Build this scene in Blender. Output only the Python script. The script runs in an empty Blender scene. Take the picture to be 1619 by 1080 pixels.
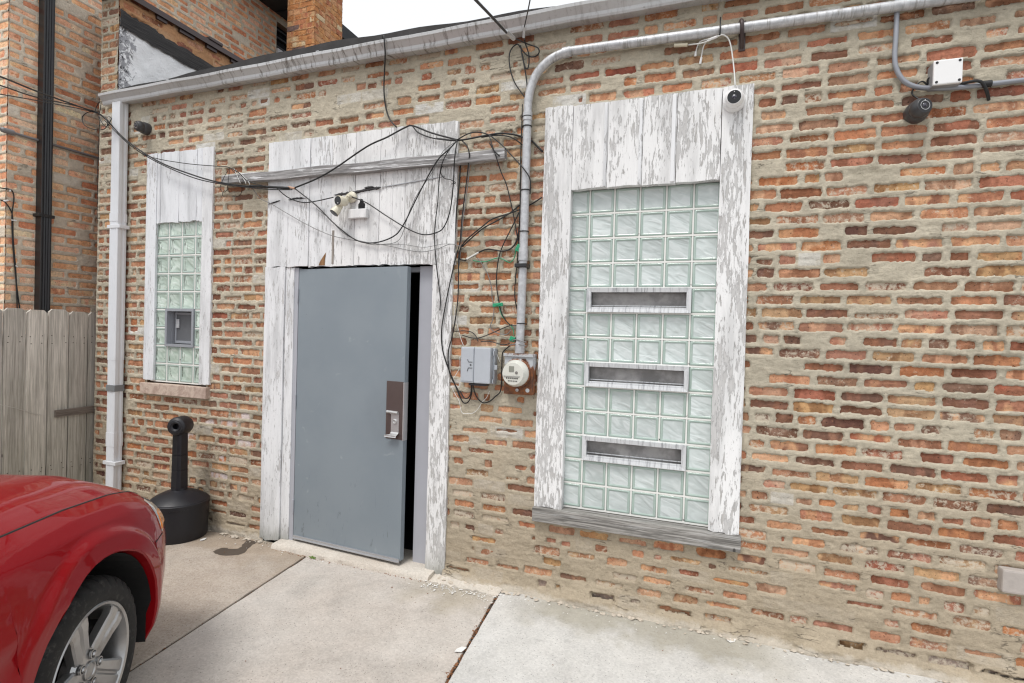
import bpy, bmesh, math, random
import numpy as np
from mathutils import Vector, Matrix, Euler

random.seed(7)
RNG = np.random.default_rng(11)
SC = bpy.context.scene
COL = SC.collection
R_ = math.radians

# ------------------------------------------------------------------ camera
cam_d = bpy.data.cameras.new('camera')
cam = bpy.data.objects.new('camera', cam_d)
COL.objects.link(cam)
cam_d.sensor_width = 36.0
cam_d.lens = 36.0 * 848.09 / 1619.0
cam_d.clip_start = 0.05
cam_d.clip_end = 600.0
CAM = np.array([0.0, -3.256, 1.6549])
_R = np.array([0.93802533, 0.34538816, 0.02855705])
_U = np.array([-0.03160339, 0.00319102, 0.99949539])
_F = np.array([-0.34512275, 0.93845449, -0.01390869])
cam.matrix_world = Matrix(((_R[0], _U[0], -_F[0], CAM[0]), (_R[1], _U[1], -_F[1], CAM[1]),
                           (_R[2], _U[2], -_F[2], CAM[2]), (0, 0, 0, 1)))
SC.camera = cam

# ------------------------------------------------------------------ sky, sun, exposure
SUN_EL, SUN_AZ = R_(63), R_(195)      # bright overcast: high soft sun behind the camera
world = bpy.data.worlds.new('World')
SC.world = world
world.use_nodes = True
wt = world.node_tree
wt.nodes.clear()
wo = wt.nodes.new('ShaderNodeOutputWorld')
wb = wt.nodes.new('ShaderNodeBackground')
ws = wt.nodes.new('ShaderNodeTexSky')
ws.sky_type = 'NISHITA'
ws.sun_disc = False
ws.sun_elevation = SUN_EL
ws.sun_rotation = SUN_AZ
ws.air_density, ws.dust_density, ws.ozone_density = 1.0, 6.0, 1.0
whs = wt.nodes.new('ShaderNodeHueSaturation')
whs.inputs['Saturation'].default_value = 0.08
wmx = wt.nodes.new('ShaderNodeMix')
wmx.data_type = 'RGBA'
wmx.inputs[0].default_value = 0.75
wmx.inputs[7].default_value = (10.4, 10.7, 11.1, 1)      # even cloud cover
wt.links.new(ws.outputs[0], whs.inputs['Color'])
wt.links.new(whs.outputs[0], wmx.inputs[6])
wt.links.new(wmx.outputs[2], wb.inputs['Color'])
wb.inputs['Strength'].default_value = 0.118
wt.links.new(wb.outputs[0], wo.inputs['Surface'])
sun_d = bpy.data.lights.new('sun', 'SUN')
sun_d.energy = 2.0
sun_d.angle = R_(18)
sun_d.color = (1.0, 0.965, 0.92)
sun = bpy.data.objects.new('sun', sun_d)
COL.objects.link(sun)
_sd = Vector((math.sin(SUN_AZ) * math.cos(SUN_EL), math.cos(SUN_AZ) * math.cos(SUN_EL), math.sin(SUN_EL)))
sun.rotation_euler = (-_sd).to_track_quat('-Z', 'Y').to_euler()
sun.location = (0, -6, 9)
vs = SC.view_settings
vs.view_transform = 'Standard'
vs.look = 'None'
vs.gamma = 1.0
vs.use_curve_mapping = False
vs.exposure = 0.0
SC.cycles.max_bounces = 8
SC.cycles.use_denoising = True
SC.cycles.filter_width = 1.2


# ------------------------------------------------------------------ helpers
def srgb(r, g, b):
    f = lambda c: (c / 255 / 12.92) if c / 255 <= 0.04045 else ((c / 255 + 0.055) / 1.055) ** 2.4
    return (f(r), f(g), f(b))


def empty(name, loc=(0, 0, 0), rot=(0, 0, 0), parent=None):
    o = bpy.data.objects.new(name, None)
    o.location = loc
    o.rotation_euler = rot
    o.empty_display_size = 0.1
    COL.objects.link(o)
    o.parent = parent
    return o


def tag(o, label=None, cat=None, group=None, kind=None):
    if label: o['label'] = label
    if cat: o['category'] = cat
    if group: o['group'] = group
    if kind: o['kind'] = kind
    return o


def obj(name, me, mat=None, parent=None, loc=None, rot=None, smooth=False):
    """link a mesh as one object; loc is in world space, children keep world placement"""
    if mat is not None:
        for m in (mat if isinstance(mat, (list, tuple)) else [mat]):
            me.materials.append(m)
    if smooth:
        me.polygons.foreach_set('use_smooth', [True] * len(me.polygons))
    o = bpy.data.objects.new(name, me)
    COL.objects.link(o)
    if loc is not None: o.location = loc
    if rot is not None: o.rotation_euler = rot
    if parent is not None:
        o.parent = parent
        o.matrix_parent_inverse = Matrix.Identity(4) if in_local(parent) else wmat(parent).inverted()
    return o


LOCAL = set()          # things whose children are modelled in the thing's own space


def local(o):
    LOCAL.add(o.name)
    return o


def in_local(o):
    while o is not None:
        if o.name in LOCAL: return True
        o = o.parent
    return False


def wmat(o):
    b = Matrix.Translation(o.location) @ o.rotation_euler.to_matrix().to_4x4()
    return b if o.parent is None else wmat(o.parent) @ o.matrix_parent_inverse @ b


def M_(verts, faces, name='m'):
    me = bpy.data.meshes.new(name)
    me.from_pydata([tuple(map(float, v)) for v in verts], [], faces)
    me.update()
    return me


class MB:
    def __init__(s):
        s.v, s.f, s.mi = [], [], []

    def add(s, verts, faces, mi=0):
        n = len(s.v)
        s.v += [tuple(map(float, v)) for v in verts]
        s.f += [tuple(i + n for i in f) for f in faces]
        s.mi += [mi] * len(faces)
        return s

    def box(s, a, b, bev=0.0, mi=0, rot=None, piv=None):
        (x0, y0, z0), (x1, y1, z1) = a, b
        if bev <= 0:
            v = [(x, y, z) for z in (z0, z1) for y in (y0, y1) for x in (x0, x1)]
            f = [(0, 2, 3, 1), (4, 5, 7, 6), (0, 1, 5, 4), (2, 6, 7, 3), (0, 4, 6, 2), (1, 3, 7, 5)]
        else:
            bm = bmesh.new()
            bmesh.ops.create_cube(bm, size=1)
            for q in bm.verts:
                q.co = Vector(((x0 + x1) / 2 + q.co.x * (x1 - x0), (y0 + y1) / 2 + q.co.y * (y1 - y0), (z0 + z1) / 2 + q.co.z * (z1 - z0)))
            bmesh.ops.bevel(bm, geom=bm.edges[:], offset=bev, segments=2, affect='EDGES', profile=0.6)
            bm.verts.index_update()
            v = [q.co.copy() for q in bm.verts]
            f = [tuple(q.index for q in fc.verts) for fc in bm.faces]
            bm.free()
        if rot is not None:
            p = Vector(piv) if piv is not None else Vector(((x0 + x1) / 2, (y0 + y1) / 2, (z0 + z1) / 2))
            rm = rot if isinstance(rot, Matrix) else Euler(rot).to_matrix()
            v = [p + rm @ (Vector(q) - p) for q in v]
        return s.add(v, f, mi)

    def tube(s, pts, r, n=8, caps=True, mi=0):
        pts = [Vector(p) for p in pts]
        rs = r if isinstance(r, (list, tuple)) else [r] * len(pts)
        vs_, fs = [], []
        t0 = (pts[1] - pts[0]).normalized()
        up = Vector((0, 0, 1)) if abs(t0.z) < 0.9 else Vector((1, 0, 0))
        nrm = t0.cross(up).normalized()
        for i, p in enumerate(pts):
            t = (pts[min(i + 1, len(pts) - 1)] - pts[max(i - 1, 0)])
            t = t.normalized() if t.length > 1e-9 else t0
            nrm = (nrm - t * nrm.dot(t))
            nrm = nrm.normalized() if nrm.length > 1e-6 else t.orthogonal().normalized()
            b = t.cross(nrm)
            for k in range(n):
                a = 2 * math.pi * k / n
                vs_.append(p + (nrm * math.cos(a) + b * math.sin(a)) * rs[i])
        for i in range(len(pts) - 1):
            for k in range(n):
                k2 = (k + 1) % n
                fs.append((i * n + k, i * n + k2, (i + 1) * n + k2, (i + 1) * n + k))
        if caps:
            fs.append(tuple(range(n - 1, -1, -1)))
            fs.append(tuple((len(pts) - 1) * n + k for k in range(n)))
        return s.add(vs_, fs, mi)

    def lathe(s, prof, n=32, mat=None, mi=0, caps=True):
        """prof: (radius, height) along local +Z, transformed by mat"""
        mat = mat or Matrix.Identity(4)
        vs_, fs = [], []
        for (r, h) in prof:
            for k in range(n):
                a = 2 * math.pi * k / n
                vs_.append(mat @ Vector((r * math.cos(a), r * math.sin(a), h)))
        for i in range(len(prof) - 1):
            for k in range(n):
                k2 = (k + 1) % n
                fs.append((i * n + k, i * n + k2, (i + 1) * n + k2, (i + 1) * n + k))
        if caps:
            fs.append(tuple(range(n - 1, -1, -1)))
            fs.append(tuple((len(prof) - 1) * n + k for k in range(n)))
        return s.add(vs_, fs, mi)

    def prism(s, poly, h0, h1, mat=None, mi=0, inset=0.0):
        """closed outline in local XY pulled from h0 to h1 along local Z"""
        mat = mat or Matrix.Identity(4)
        n = len(poly)
        cx = sum(p[0] for p in poly) / n
        cy = sum(p[1] for p in poly) / n
        top = [(cx + (p[0] - cx) * (1 - inset), cy + (p[1] - cy) * (1 - inset)) for p in poly]
        v = [mat @ Vector((p[0], p[1], h0)) for p in poly] + [mat @ Vector((p[0], p[1], h1)) for p in top]
        f = [tuple(range(n - 1, -1, -1)), tuple(range(n, 2 * n))]
        f += [(i, (i + 1) % n, n + (i + 1) % n, n + i) for i in range(n)]
        return s.add(v, f, mi)

    def build(s, name, mat, parent=None, smooth=False, sharp=None, loc=None, rot=None):
        me = M_(s.v, s.f, name)
        if any(s.mi):
            me.polygons.foreach_set('material_index', s.mi)
        o = obj(name, me, mat, parent, loc=loc, rot=rot, smooth=smooth)
        if sharp is not None:
            me.set_sharp_from_angle(angle=R_(sharp))
        return o


def axis(p, d, up=(0, 0, 1)):
    """matrix whose local Z points along d, placed at p"""
    z = Vector(d).normalized()
    u = Vector(up)
    if abs(z.dot(u)) > 0.98: u = Vector((0, 1, 0))
    x = u.cross(z).normalized()
    y = z.cross(x)
    m = Matrix((x, y, z)).transposed().to_4x4()
    m.translation = Vector(p)
    return m


def spline(pts, n=8):
    p = [Vector(q) for q in pts]
    if len(p) < 3: return p
    p = [p[0] * 2 - p[1]] + p + [p[-1] * 2 - p[-2]]
    out = []
    for i in range(1, len(p) - 2):
        a, b, c, d = p[i - 1:i + 3]
        for k in range(n):
            t = k / n
            out.append(0.5 * ((2 * b) + (c - a) * t + (2 * a - 5 * b + 4 * c - d) * t * t + (3 * b - a - 3 * c + d) * t ** 3))
    out.append(p[-2])
    return out


def hyp(*a):
    return math.sqrt(sum(q * q for q in a))


def smooth01(a, b, x):
    t = np.clip((x - a) / (b - a), 0, 1)
    return t * t * (3 - 2 * t)


def vnoise(U, V, cell, seed):
    """smooth value noise in -1..1 sampled at arrays U, V"""
    r = np.random.default_rng(seed)
    T = r.uniform(-1, 1, (256, 256))
    u, v = U / cell + 1000, V / cell + 1000
    iu, iv = np.floor(u).astype(int), np.floor(v).astype(int)
    fu, fv = u - iu, v - iv
    fu, fv = fu * fu * (3 - 2 * fu), fv * fv * (3 - 2 * fv)
    a, b = T[iu & 255, iv & 255], T[(iu + 1) & 255, iv & 255]
    c, d = T[iu & 255, (iv + 1) & 255], T[(iu + 1) & 255, (iv + 1) & 255]
    return (a * (1 - fu) + b * fu) * (1 - fv) + (c * (1 - fu) + d * fu) * fv


# ------------------------------------------------------------------ materials
class NT:
    def __init__(s, name):
        s.m = bpy.data.materials.new(name)
        s.m.use_nodes = True
        s.t = s.m.node_tree
        s.t.nodes.clear()
        s.out = s.t.nodes.new('ShaderNodeOutputMaterial')

    def n(s, typ, **kw):
        q = s.t.nodes.new(typ)
        for k, v in kw.items(): setattr(q, k, v)
        return q

    def put(s, sock, v):
        if v is None: return
        if isinstance(v, bpy.types.NodeSocket): s.t.links.new(v, sock)
        elif isinstance(v, (tuple, list)):
            if sock.type == 'RGBA' and len(v) == 3: v = tuple(v) + (1,)
            sock.default_value = v
        else: sock.default_value = v

    def pos(s):
        return s.n('ShaderNodeNewGeometry').outputs['Position']

    def objc(s):
        return s.n('ShaderNodeTexCoord').outputs['Object']

    def rnd(s):
        return s.n('ShaderNodeObjectInfo').outputs['Random']

    def math(s, op, a, b=None, c=None, clamp=False):
        q = s.n('ShaderNodeMath', operation=op, use_clamp=clamp)
        for i, v in enumerate((a, b, c)):
            if v is not None: s.put(q.inputs[i], v)
        return q.outputs[0]

    def vmath(s, op, a, b=None):
        q = s.n('ShaderNodeVectorMath', operation=op)
        s.put(q.inputs[0], a)
        if b is not None:
            s.put(q.inputs['Scale'] if op == 'SCALE' else q.inputs[1], b)
        return q.outputs[0]

    def sep(s, v):
        q = s.n('ShaderNodeSeparateXYZ')
        s.put(q.inputs[0], v)
        return q.outputs

    def comb(s, x, y, z):
        q = s.n('ShaderNodeCombineXYZ')
        for i, v in enumerate((x, y, z)): s.put(q.inputs[i], v)
        return q.outputs[0]

    def noise(s, vec, scale, detail=2.0, rough=0.5, dist=0.0):
        q = s.n('ShaderNodeTexNoise')
        s.put(q.inputs['Vector'], vec)
        q.inputs['Scale'].default_value = scale
        q.inputs['Detail'].default_value = detail
        q.inputs['Roughness'].default_value = rough
        q.inputs['Distortion'].default_value = dist
        return q.outputs['Fac']

    def vor(s, vec, scale, feature='F1', out='Distance', rand=1.0):
        q = s.n('ShaderNodeTexVoronoi', feature=feature)
        s.put(q.inputs['Vector'], vec)
        q.inputs['Scale'].default_value = scale
        q.inputs['Randomness'].default_value = rand
        return q.outputs[out]

    def ramp(s, fac, lo, hi, a=0.0, b=1.0, smooth=True):
        q = s.n('ShaderNodeMapRange', interpolation_type='SMOOTHSTEP' if smooth else 'LINEAR')
        s.put(q.inputs[0], fac)
        for i, v in enumerate((lo, hi, a, b)): s.put(q.inputs[i + 1], v)
        return q.outputs[0]

    def mix(s, fac, a, b, blend='MIX'):
        q = s.n('ShaderNodeMix', data_type='RGBA', blend_type=blend)
        s.put(q.inputs[0], fac)
        s.put(q.inputs[6], a)
        s.put(q.inputs[7], b)
        return q.outputs[2]

    def scale(s, col, k):
        g = s.comb(k, k, k) if isinstance(k, bpy.types.NodeSocket) else (k, k, k)
        return s.mix(1.0, col, g, 'MULTIPLY')

    def attr(s, name):
        return s.n('ShaderNodeAttribute', attribute_name=name)

    def bump(s, h, strength=0.5, dist=0.01, normal=None):
        q = s.n('ShaderNodeBump')
        q.inputs['Strength'].default_value = strength
        q.inputs['Distance'].default_value = dist
        s.put(q.inputs['Height'], h)
        if normal is not None: s.put(q.inputs['Normal'], normal)
        return q.outputs[0]

    def bsdf(s, **kw):
        q = s.n('ShaderNodeBsdfPrincipled')
        for k, v in kw.items():
            s.put(q.inputs[k.replace('_', ' ')], v)
        s.t.links.new(q.outputs[0], s.out.inputs['Surface'])
        return s.m


def simple(name, col, rough=0.5, metal=0.0, var=0.12, scale=40.0, bump=0.1, coat=0.0, spec=0.5):
    t = NT(name)
    n = t.noise(t.pos(), scale, 4, 0.6)
    n2 = t.noise(t.pos(), scale * 0.13, 3, 0.6)
    c = t.scale(col, t.math('ADD', 1 - var, t.math('MULTIPLY', t.math('ADD', n, n2), var)))
    return t.bsdf(Base_Color=c, Roughness=t.ramp(n2, 0.3, 0.7, rough * 0.85, min(1, rough * 1.15)), Metallic=metal,
                  Coat_Weight=coat, Specular_IOR_Level=spec,
                  Normal=t.bump(n, bump, 0.002) if bump else None)


def brick_material(name, haze_col, haze=1.0, bands=13.0):
    t = NT(name)
    p = t.pos()
    s = t.sep(p)
    a, b = t.attr('bc1'), t.attr('bc2')
    seed = t.math('MULTIPLY', a.outputs['Alpha'], 53.0)
    u = t.math('ADD', s[0], s[1])
    vec = t.comb(t.math('ADD', t.math('MULTIPLY', u, bands), seed), seed, t.math('MULTIPLY', s[2], 6.0))
    band = t.ramp(t.noise(vec, 1.0, 1.5, 0.5, 0.35), 0.43, 0.57)
    c = t.mix(band, a.outputs['Color'], b.outputs['Color'])
    off = t.vmath('ADD', p, t.comb(seed, 0.0, seed))
    fine = t.noise(off, 62, 5, 0.8)
    mid = t.noise(off, 34, 4, 0.65, 0.5)
    c = t.scale(c, t.math('ADD', 0.02, t.math('ADD', t.math('MULTIPLY', mid, 0.95), t.math('MULTIPLY', fine, 1.0))))
    c = t.mix(t.ramp(t.noise(off, 85, 4, 0.7), 0.60, 0.66), c, t.scale(c, 0.30))
    c = t.mix(t.math('MULTIPLY', t.ramp(t.noise(off, 60, 6, 0.75), 0.60, 0.68), 0.55), c, t.mix(0.5, c, srgb(222, 160, 120)))
    hz = t.math('MULTIPLY', b.outputs['Alpha'], haze)
    lim = t.math('SUBTRACT', 0.82, t.math('MULTIPLY', hz, 0.42))
    hm = t.noise(off, 34, 6, 0.75, 0.3)
    c = t.mix(t.math('MULTIPLY', t.ramp(t.math('SUBTRACT', hm, lim), -0.06, 0.09), 0.85), c, haze_col)
    h = t.math('ADD', t.math('MULTIPLY', fine, 0.6), t.math('MULTIPLY', mid, 0.9))
    return t.bsdf(Base_Color=c, Roughness=0.9, Specular_IOR_Level=0.25, Normal=t.bump(h, 0.75, 0.006))


def mortar_material(name, col, light, dirt, zdirt=0.9, foot=False):
    t = NT(name)
    p = t.pos()
    s = t.sep(p)
    big = t.noise(p, 1.7, 5, 0.6)
    mid = t.noise(p, 14, 5, 0.65)
    fine = t.noise(p, 64, 5, 0.8)
    str_ = t.noise(t.comb(t.math('MULTIPLY', t.math('ADD', s[0], s[1]), 7.0), s[1], t.math('MULTIPLY', s[2], 34.0)), 1.0, 4, 0.6)
    c = t.mix(t.ramp(big, 0.35, 0.68), col, t.scale(col, 0.80))
    c = t.mix(t.ramp(mid, 0.48, 0.70), c, t.scale(c, 1.14))
    lt = t.attr('pt').outputs['Fac']
    c = t.mix(t.math('MULTIPLY', lt, t.ramp(mid, 0.3, 0.55)), c, light)
    dz = t.math('SUBTRACT', t.math('ADD', s[2], t.math('MULTIPLY', t.math('SUBTRACT', big, 0.5), 1.6)), zdirt)
    c = t.mix(t.ramp(dz, -0.55, 0.45, 0.85, 0.0), c, dirt)
    c = t.mix(t.ramp(t.noise(p, 3.4, 6, 0.7), 0.58, 0.72, 0, 0.55), c, t.mix(0.5, c, srgb(118, 110, 88)))
    c = t.scale(c, t.math('ADD', 0.45, t.math('ADD', t.math('MULTIPLY', fine, 0.68), t.math('MULTIPLY', str_, 0.30))))
    c = t.mix(t.ramp(t.noise(p, 110, 3, 0.6), 0.66, 0.71, 0, 0.55), c, (0.10, 0.09, 0.075))
    if foot: c = t.mix(t.ramp(t.math('ADD', s[2], t.math('MULTIPLY', t.math('SUBTRACT', mid, 0.5), 0.10)), 0.015, 0.05, 0.5, 0.0), c, t.scale(srgb(208, 202, 192), t.math('ADD', 0.7, t.math('MULTIPLY', fine, 0.6))))
    crk = t.noise(t.comb(t.math('MULTIPLY', t.math('ADD', s[0], s[1]), 5.0), s[1], t.math('MULTIPLY', s[2], 26.0)), 1.0, 4, 0.5, 0.2)
    line = t.math('MULTIPLY', t.ramp(t.math('ABSOLUTE', t.math('SUBTRACT', crk, 0.5)), 0.003, 0.010, 1.0, 0.0), t.ramp(t.noise(p, 6, 3, 0.5), 0.56, 0.66))
    c = t.mix(t.math('MULTIPLY', line, 0.5), c, (0.075, 0.065, 0.055))
    h = t.math('ADD', t.math('MULTIPLY', mid, 1.4), t.math('ADD', t.math('MULTIPLY', fine, 0.7), t.math('MULTIPLY', str_, 0.55)))
    return t.bsdf(Base_Color=c, Roughness=0.95, Specular_IOR_Level=0.15, Normal=t.bump(t.math('SUBTRACT', h, line), 0.85, 0.010))


def paint_material(name, peel=0.3, tint=(0.80, 0.82, 0.85), wood=(0.36, 0.345, 0.33), big=0.5):
    """white paint flaking off grey wood, grain running up the board"""
    t = NT(name)
    r = t.math('MULTIPLY', t.rnd(), 40.0)
    p = t.vmath('ADD', t.pos(), t.comb(r, 0.0, r))
    s = t.sep(p)
    st = t.comb(s[0], s[1], t.math('MULTIPLY', s[2], 0.15))
    gr = t.noise(t.comb(s[0], s[1], t.math('MULTIPLY', s[2], 0.03)), 190, 4, 0.65)
    fl = t.noise(st, 74, 7, 0.70, 0.25)
    bg = t.noise(t.comb(s[0], s[1], t.math('MULTIPLY', s[2], 0.30)), 8.5, 4, 0.6)
    f = t.math('ADD', t.math('MULTIPLY', fl, 1 - big * 0.55), t.math('MULTIPLY', bg, big * 0.55))
    thr = 0.70 - 0.36 * peel
    f = t.math('ADD', f, t.math('MULTIPLY', t.math('SUBTRACT', t.rnd(), 0.5), 0.085))
    gone = t.ramp(f, thr, thr + 0.012)
    edge = t.math('MULTIPLY', t.ramp(f, thr - 0.018, thr - 0.002), t.math('SUBTRACT', 1.0, gone))
    wd = t.mix(gr, t.scale(wood, 0.72), t.scale(wood, 1.5))
    wd = t.mix(t.ramp(bg, 0.40, 0.62), wd, t.scale((0.55, 0.545, 0.54), t.math('ADD', 0.8, t.math('MULTIPLY', gr, 0.4))))
    dirt = t.noise(st, 9, 5, 0.65)
    pc = t.mix(t.ramp(dirt, 0.44, 0.70), tint, t.scale(tint, 0.74))
    pc = t.mix(t.ramp(gr, 0.56, 0.70, 0, 0.25), pc, t.scale(tint, 0.6))
    crk = t.noise(t.comb(t.math('MULTIPLY', s[0], 1.0), s[1], t.math('MULTIPLY', s[2], 0.10)), 130, 5, 0.75)
    pc = t.mix(t.ramp(crk, 0.63, 0.67, 0, 0.75), pc, (0.13, 0.125, 0.12))
    c = t.mix(gone, pc, wd)
    c = t.mix(t.math('MULTIPLY', edge, 0.6), c, (0.13, 0.125, 0.12))
    low = t.ramp(t.math('ADD', t.sep(t.pos())[2], t.math('MULTIPLY', fl, 0.25)), 0.08, 0.34, 0.75, 0.0)
    c = t.mix(low, c, t.mix(gr, (0.10, 0.10, 0.085), (0.30, 0.31, 0.25)))
    h = t.math('ADD', t.math('MULTIPLY', t.math('SUBTRACT', 1.0, gone), 0.9), t.math('MULTIPLY', gr, 0.35))
    return t.bsdf(Base_Color=c, Roughness=t.math('ADD', 0.55, t.math('MULTIPLY', gone, 0.35)), Specular_IOR_Level=0.3,
                  Normal=t.bump(h, 0.55, 0.003))


def wood_material(name, ca, cb, along='z', scale=150, green=0.0, white=0.0):
    t = NT(name)
    r = t.math('MULTIPLY', t.rnd(), 60.0)
    p0 = t.pos()
    s = t.sep(t.vmath('ADD', p0, t.comb(r, r, r)))
    k = {'x': (0.04, 1, 1), 'y': (1, 0.04, 1), 'z': (1, 1, 0.035)}[along]
    st = t.comb(*[t.math('MULTIPLY', s[i], k[i]) for i in range(3)])
    gr = t.noise(st, scale, 5, 0.65, 0.4)
    wide = t.noise(st, 22, 4, 0.6, 0.8)
    blot = t.noise(p0, 3.2, 4, 0.6)
    c = t.mix(t.ramp(gr, 0.32, 0.68), ca, cb)
    c = t.scale(c, t.math('ADD', 0.55, t.math('MULTIPLY', wide, 0.9)))
    rt = t.ramp(t.rnd(), 0, 1, 0.82, 1.15, smooth=False)
    c = t.scale(c, rt)
    c = t.mix(t.ramp(gr, 0.64, 0.74, 0, 0.7), c, t.scale(ca, 0.35))
    if green:
        z = t.sep(p0)[2]
        gz = t.math('ADD', z, t.math('MULTIPLY', blot, 1.2))
        c = t.mix(t.math('MULTIPLY', t.ramp(gz, 0.9, 2.1, 1.0, 0.12), green), c, t.mix(gr, (0.055, 0.06, 0.025), (0.17, 0.175, 0.085)))
    if white:
        w = t.noise(st, 60, 6, 0.7, 0.5)
        c = t.mix(t.math('MULTIPLY', t.ramp(w, 0.56, 0.58), white), c, (0.74, 0.75, 0.76))
    kn = t.vor(t.comb(t.math('MULTIPLY', s[0], 1.0), s[1], t.math('MULTIPLY', s[2], 0.5)), 7.5)
    c = t.mix(t.ramp(kn, 0.035, 0.075, 0.8, 0.0), c, t.scale(ca, 0.3))
    return t.bsdf(Base_Color=c, Roughness=0.9, Specular_IOR_Level=0.2,
                  Normal=t.bump(t.math('ADD', gr, t.math('MULTIPLY', wide, 0.6)), 0.6, 0.004))


def concrete_material(name, base, tan, k_tan=0.5, speck=0.55, moss=None, fleck=0.0):
    t = NT(name)
    p = t.pos()
    s = t.sep(p)
    big = t.noise(p, 1.1, 5, 0.6)
    mid = t.noise(p, 7, 6, 0.65)
    fine = t.noise(p, 75, 5, 0.85)
    c = t.mix(t.math('MULTIPLY', t.ramp(big, 0.3, 0.7), k_tan), base, tan)
    c = t.scale(c, t.math('ADD', 0.53, t.math('ADD', t.math('MULTIPLY', mid, 0.50), t.math('MULTIPLY', fine, 0.42))))
    agg = t.vor(p, 120, out='Color')
    c = t.mix(0.10, c, t.scale((0.9, 0.87, 0.83), t.sep(agg)[0]))
    c = t.mix(t.ramp(t.vor(p, 46), 0.10, 0.17, speck, 0.0), c, (0.06, 0.055, 0.05))
    c = t.mix(t.ramp(t.noise(p, 120, 3, 0.6), 0.62, 0.68, 0, 0.45), c, (0.60, 0.58, 0.54))
    c = t.mix(t.ramp(t.noise(p, 75, 3, 0.6), 0.70, 0.73, 0, 0.6), c, (0.05, 0.045, 0.04))
    st_ = t.noise(p, 2.4, 6, 0.7, 0.6)
    c = t.mix(t.ramp(st_, 0.50, 0.70, 0, 0.5), c, t.scale(c, 0.70))
    c = t.mix(t.ramp(t.noise(p, 13, 5, 0.7, 0.4), 0.58, 0.72, 0, 0.4), c, t.scale(c, 0.74))
    # grime gathered along the foot of the wall
    d = t.math('ADD', s[1], t.math('MULTIPLY', t.math('SUBTRACT', t.noise(p, 3.3, 5, 0.6), 0.5), 0.9))
    if moss is not None:
        x0, x1, y0, depth, col = moss
        m = t.math('MULTIPLY', t.ramp(d, y0 - 0.16, y0 + 0.10), t.math('MULTIPLY', t.ramp(s[0], x0 - 0.2, x0 + 0.15), t.ramp(s[0], x1 - 0.25, x1 + 0.2, 1, 0)))
        c = t.mix(t.math('MULTIPLY', m, depth), c, t.scale(col, t.math('ADD', 0.7, t.math('MULTIPLY', mid, 0.6))))
    if fleck:
        fl = t.noise(t.comb(t.math('MULTIPLY', s[0], 0.55), s[1], s[2]), 34, 5, 0.7, 0.3)
        reg = t.math('MULTIPLY', t.ramp(d, -0.9, -0.45), t.ramp(big, 0.40, 0.6))
        c = t.mix(t.math('MULTIPLY', t.math('MULTIPLY', t.ramp(fl, 0.63, 0.66), reg), fleck), c, (0.62, 0.61, 0.59))
    return t.bsdf(Base_Color=c, Roughness=0.92, Specular_IOR_Level=0.2,
                  Normal=t.bump(t.math('ADD', fine, t.math('MULTIPLY', mid, 0.8)), 0.45, 0.004))


# ------------------------------------------------------------------ brickwork
class Wall:
    """bricks bedded in a sheet of real, uneven mortar.  Surface coordinates (u, z): point = org + u*du + z*Z, facing nrm."""

    def __init__(s, org, du, nrm):
        s.o, s.du, s.n = np.array(org, float), np.array(du, float), np.array(nrm, float)

    def pt(s, u, z, h):
        return s.o + s.du * u + np.array([0, 0, z]) + s.n * h


def brick_mesh(L, H, D, jit, rng, c1, c2):
    """one rough brick: 4x3 front face, tapering back; local u along X, height Z, front at y=0 pointing -Y"""
    nu, nz = 5, 3
    v, f = [], []
    for j in range(nz):
        for i in range(nu):
            x, z = (i / (nu - 1) - 0.5) * L, (j / (nz - 1) - 0.5) * H
            edge = (i in (0, nu - 1)) + (j in (0, nz - 1))
            v.append((x + rng.normal() * 0.0012 * (edge == 0), rng.normal() * jit + edge * 0.0012, z + rng.normal() * 0.0012))
    for j in range(nz - 1):
        for i in range(nu - 1):
            a = j * nu + i
            f.append((a, a + 1, a + nu + 1, a + nu))
    ring = [i for i in range(nu)] + [j * nu + nu - 1 for j in range(1, nz)] + [(nz - 1) * nu + i for i in range(nu - 2, -1, -1)] + [j * nu for j in range(nz - 2, 0, -1)]
    n0 = len(v)
    for i in ring: v.append((v[i][0] * 0.99, D, v[i][2] * 0.97))
    m = len(ring)
    for k in range(m):
        f.append((ring[(k + 1) % m], ring[k], n0 + k, n0 + (k + 1) % m))
    f.append(tuple(range(n0, n0 + m)))
    return v, f


def put_colours(me, c1, c2):
    n = len(me.vertices)
    for nm, c in (('bc1', c1), ('bc2', c2)):
        a = me.attributes.new(nm, 'FLOAT_COLOR', 'POINT')
        arr = np.asarray(c, np.float32)
        if arr.ndim == 1: arr = np.tile(arr, (n, 1))
        a.data.foreach_set('color', arr.ravel())


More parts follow.
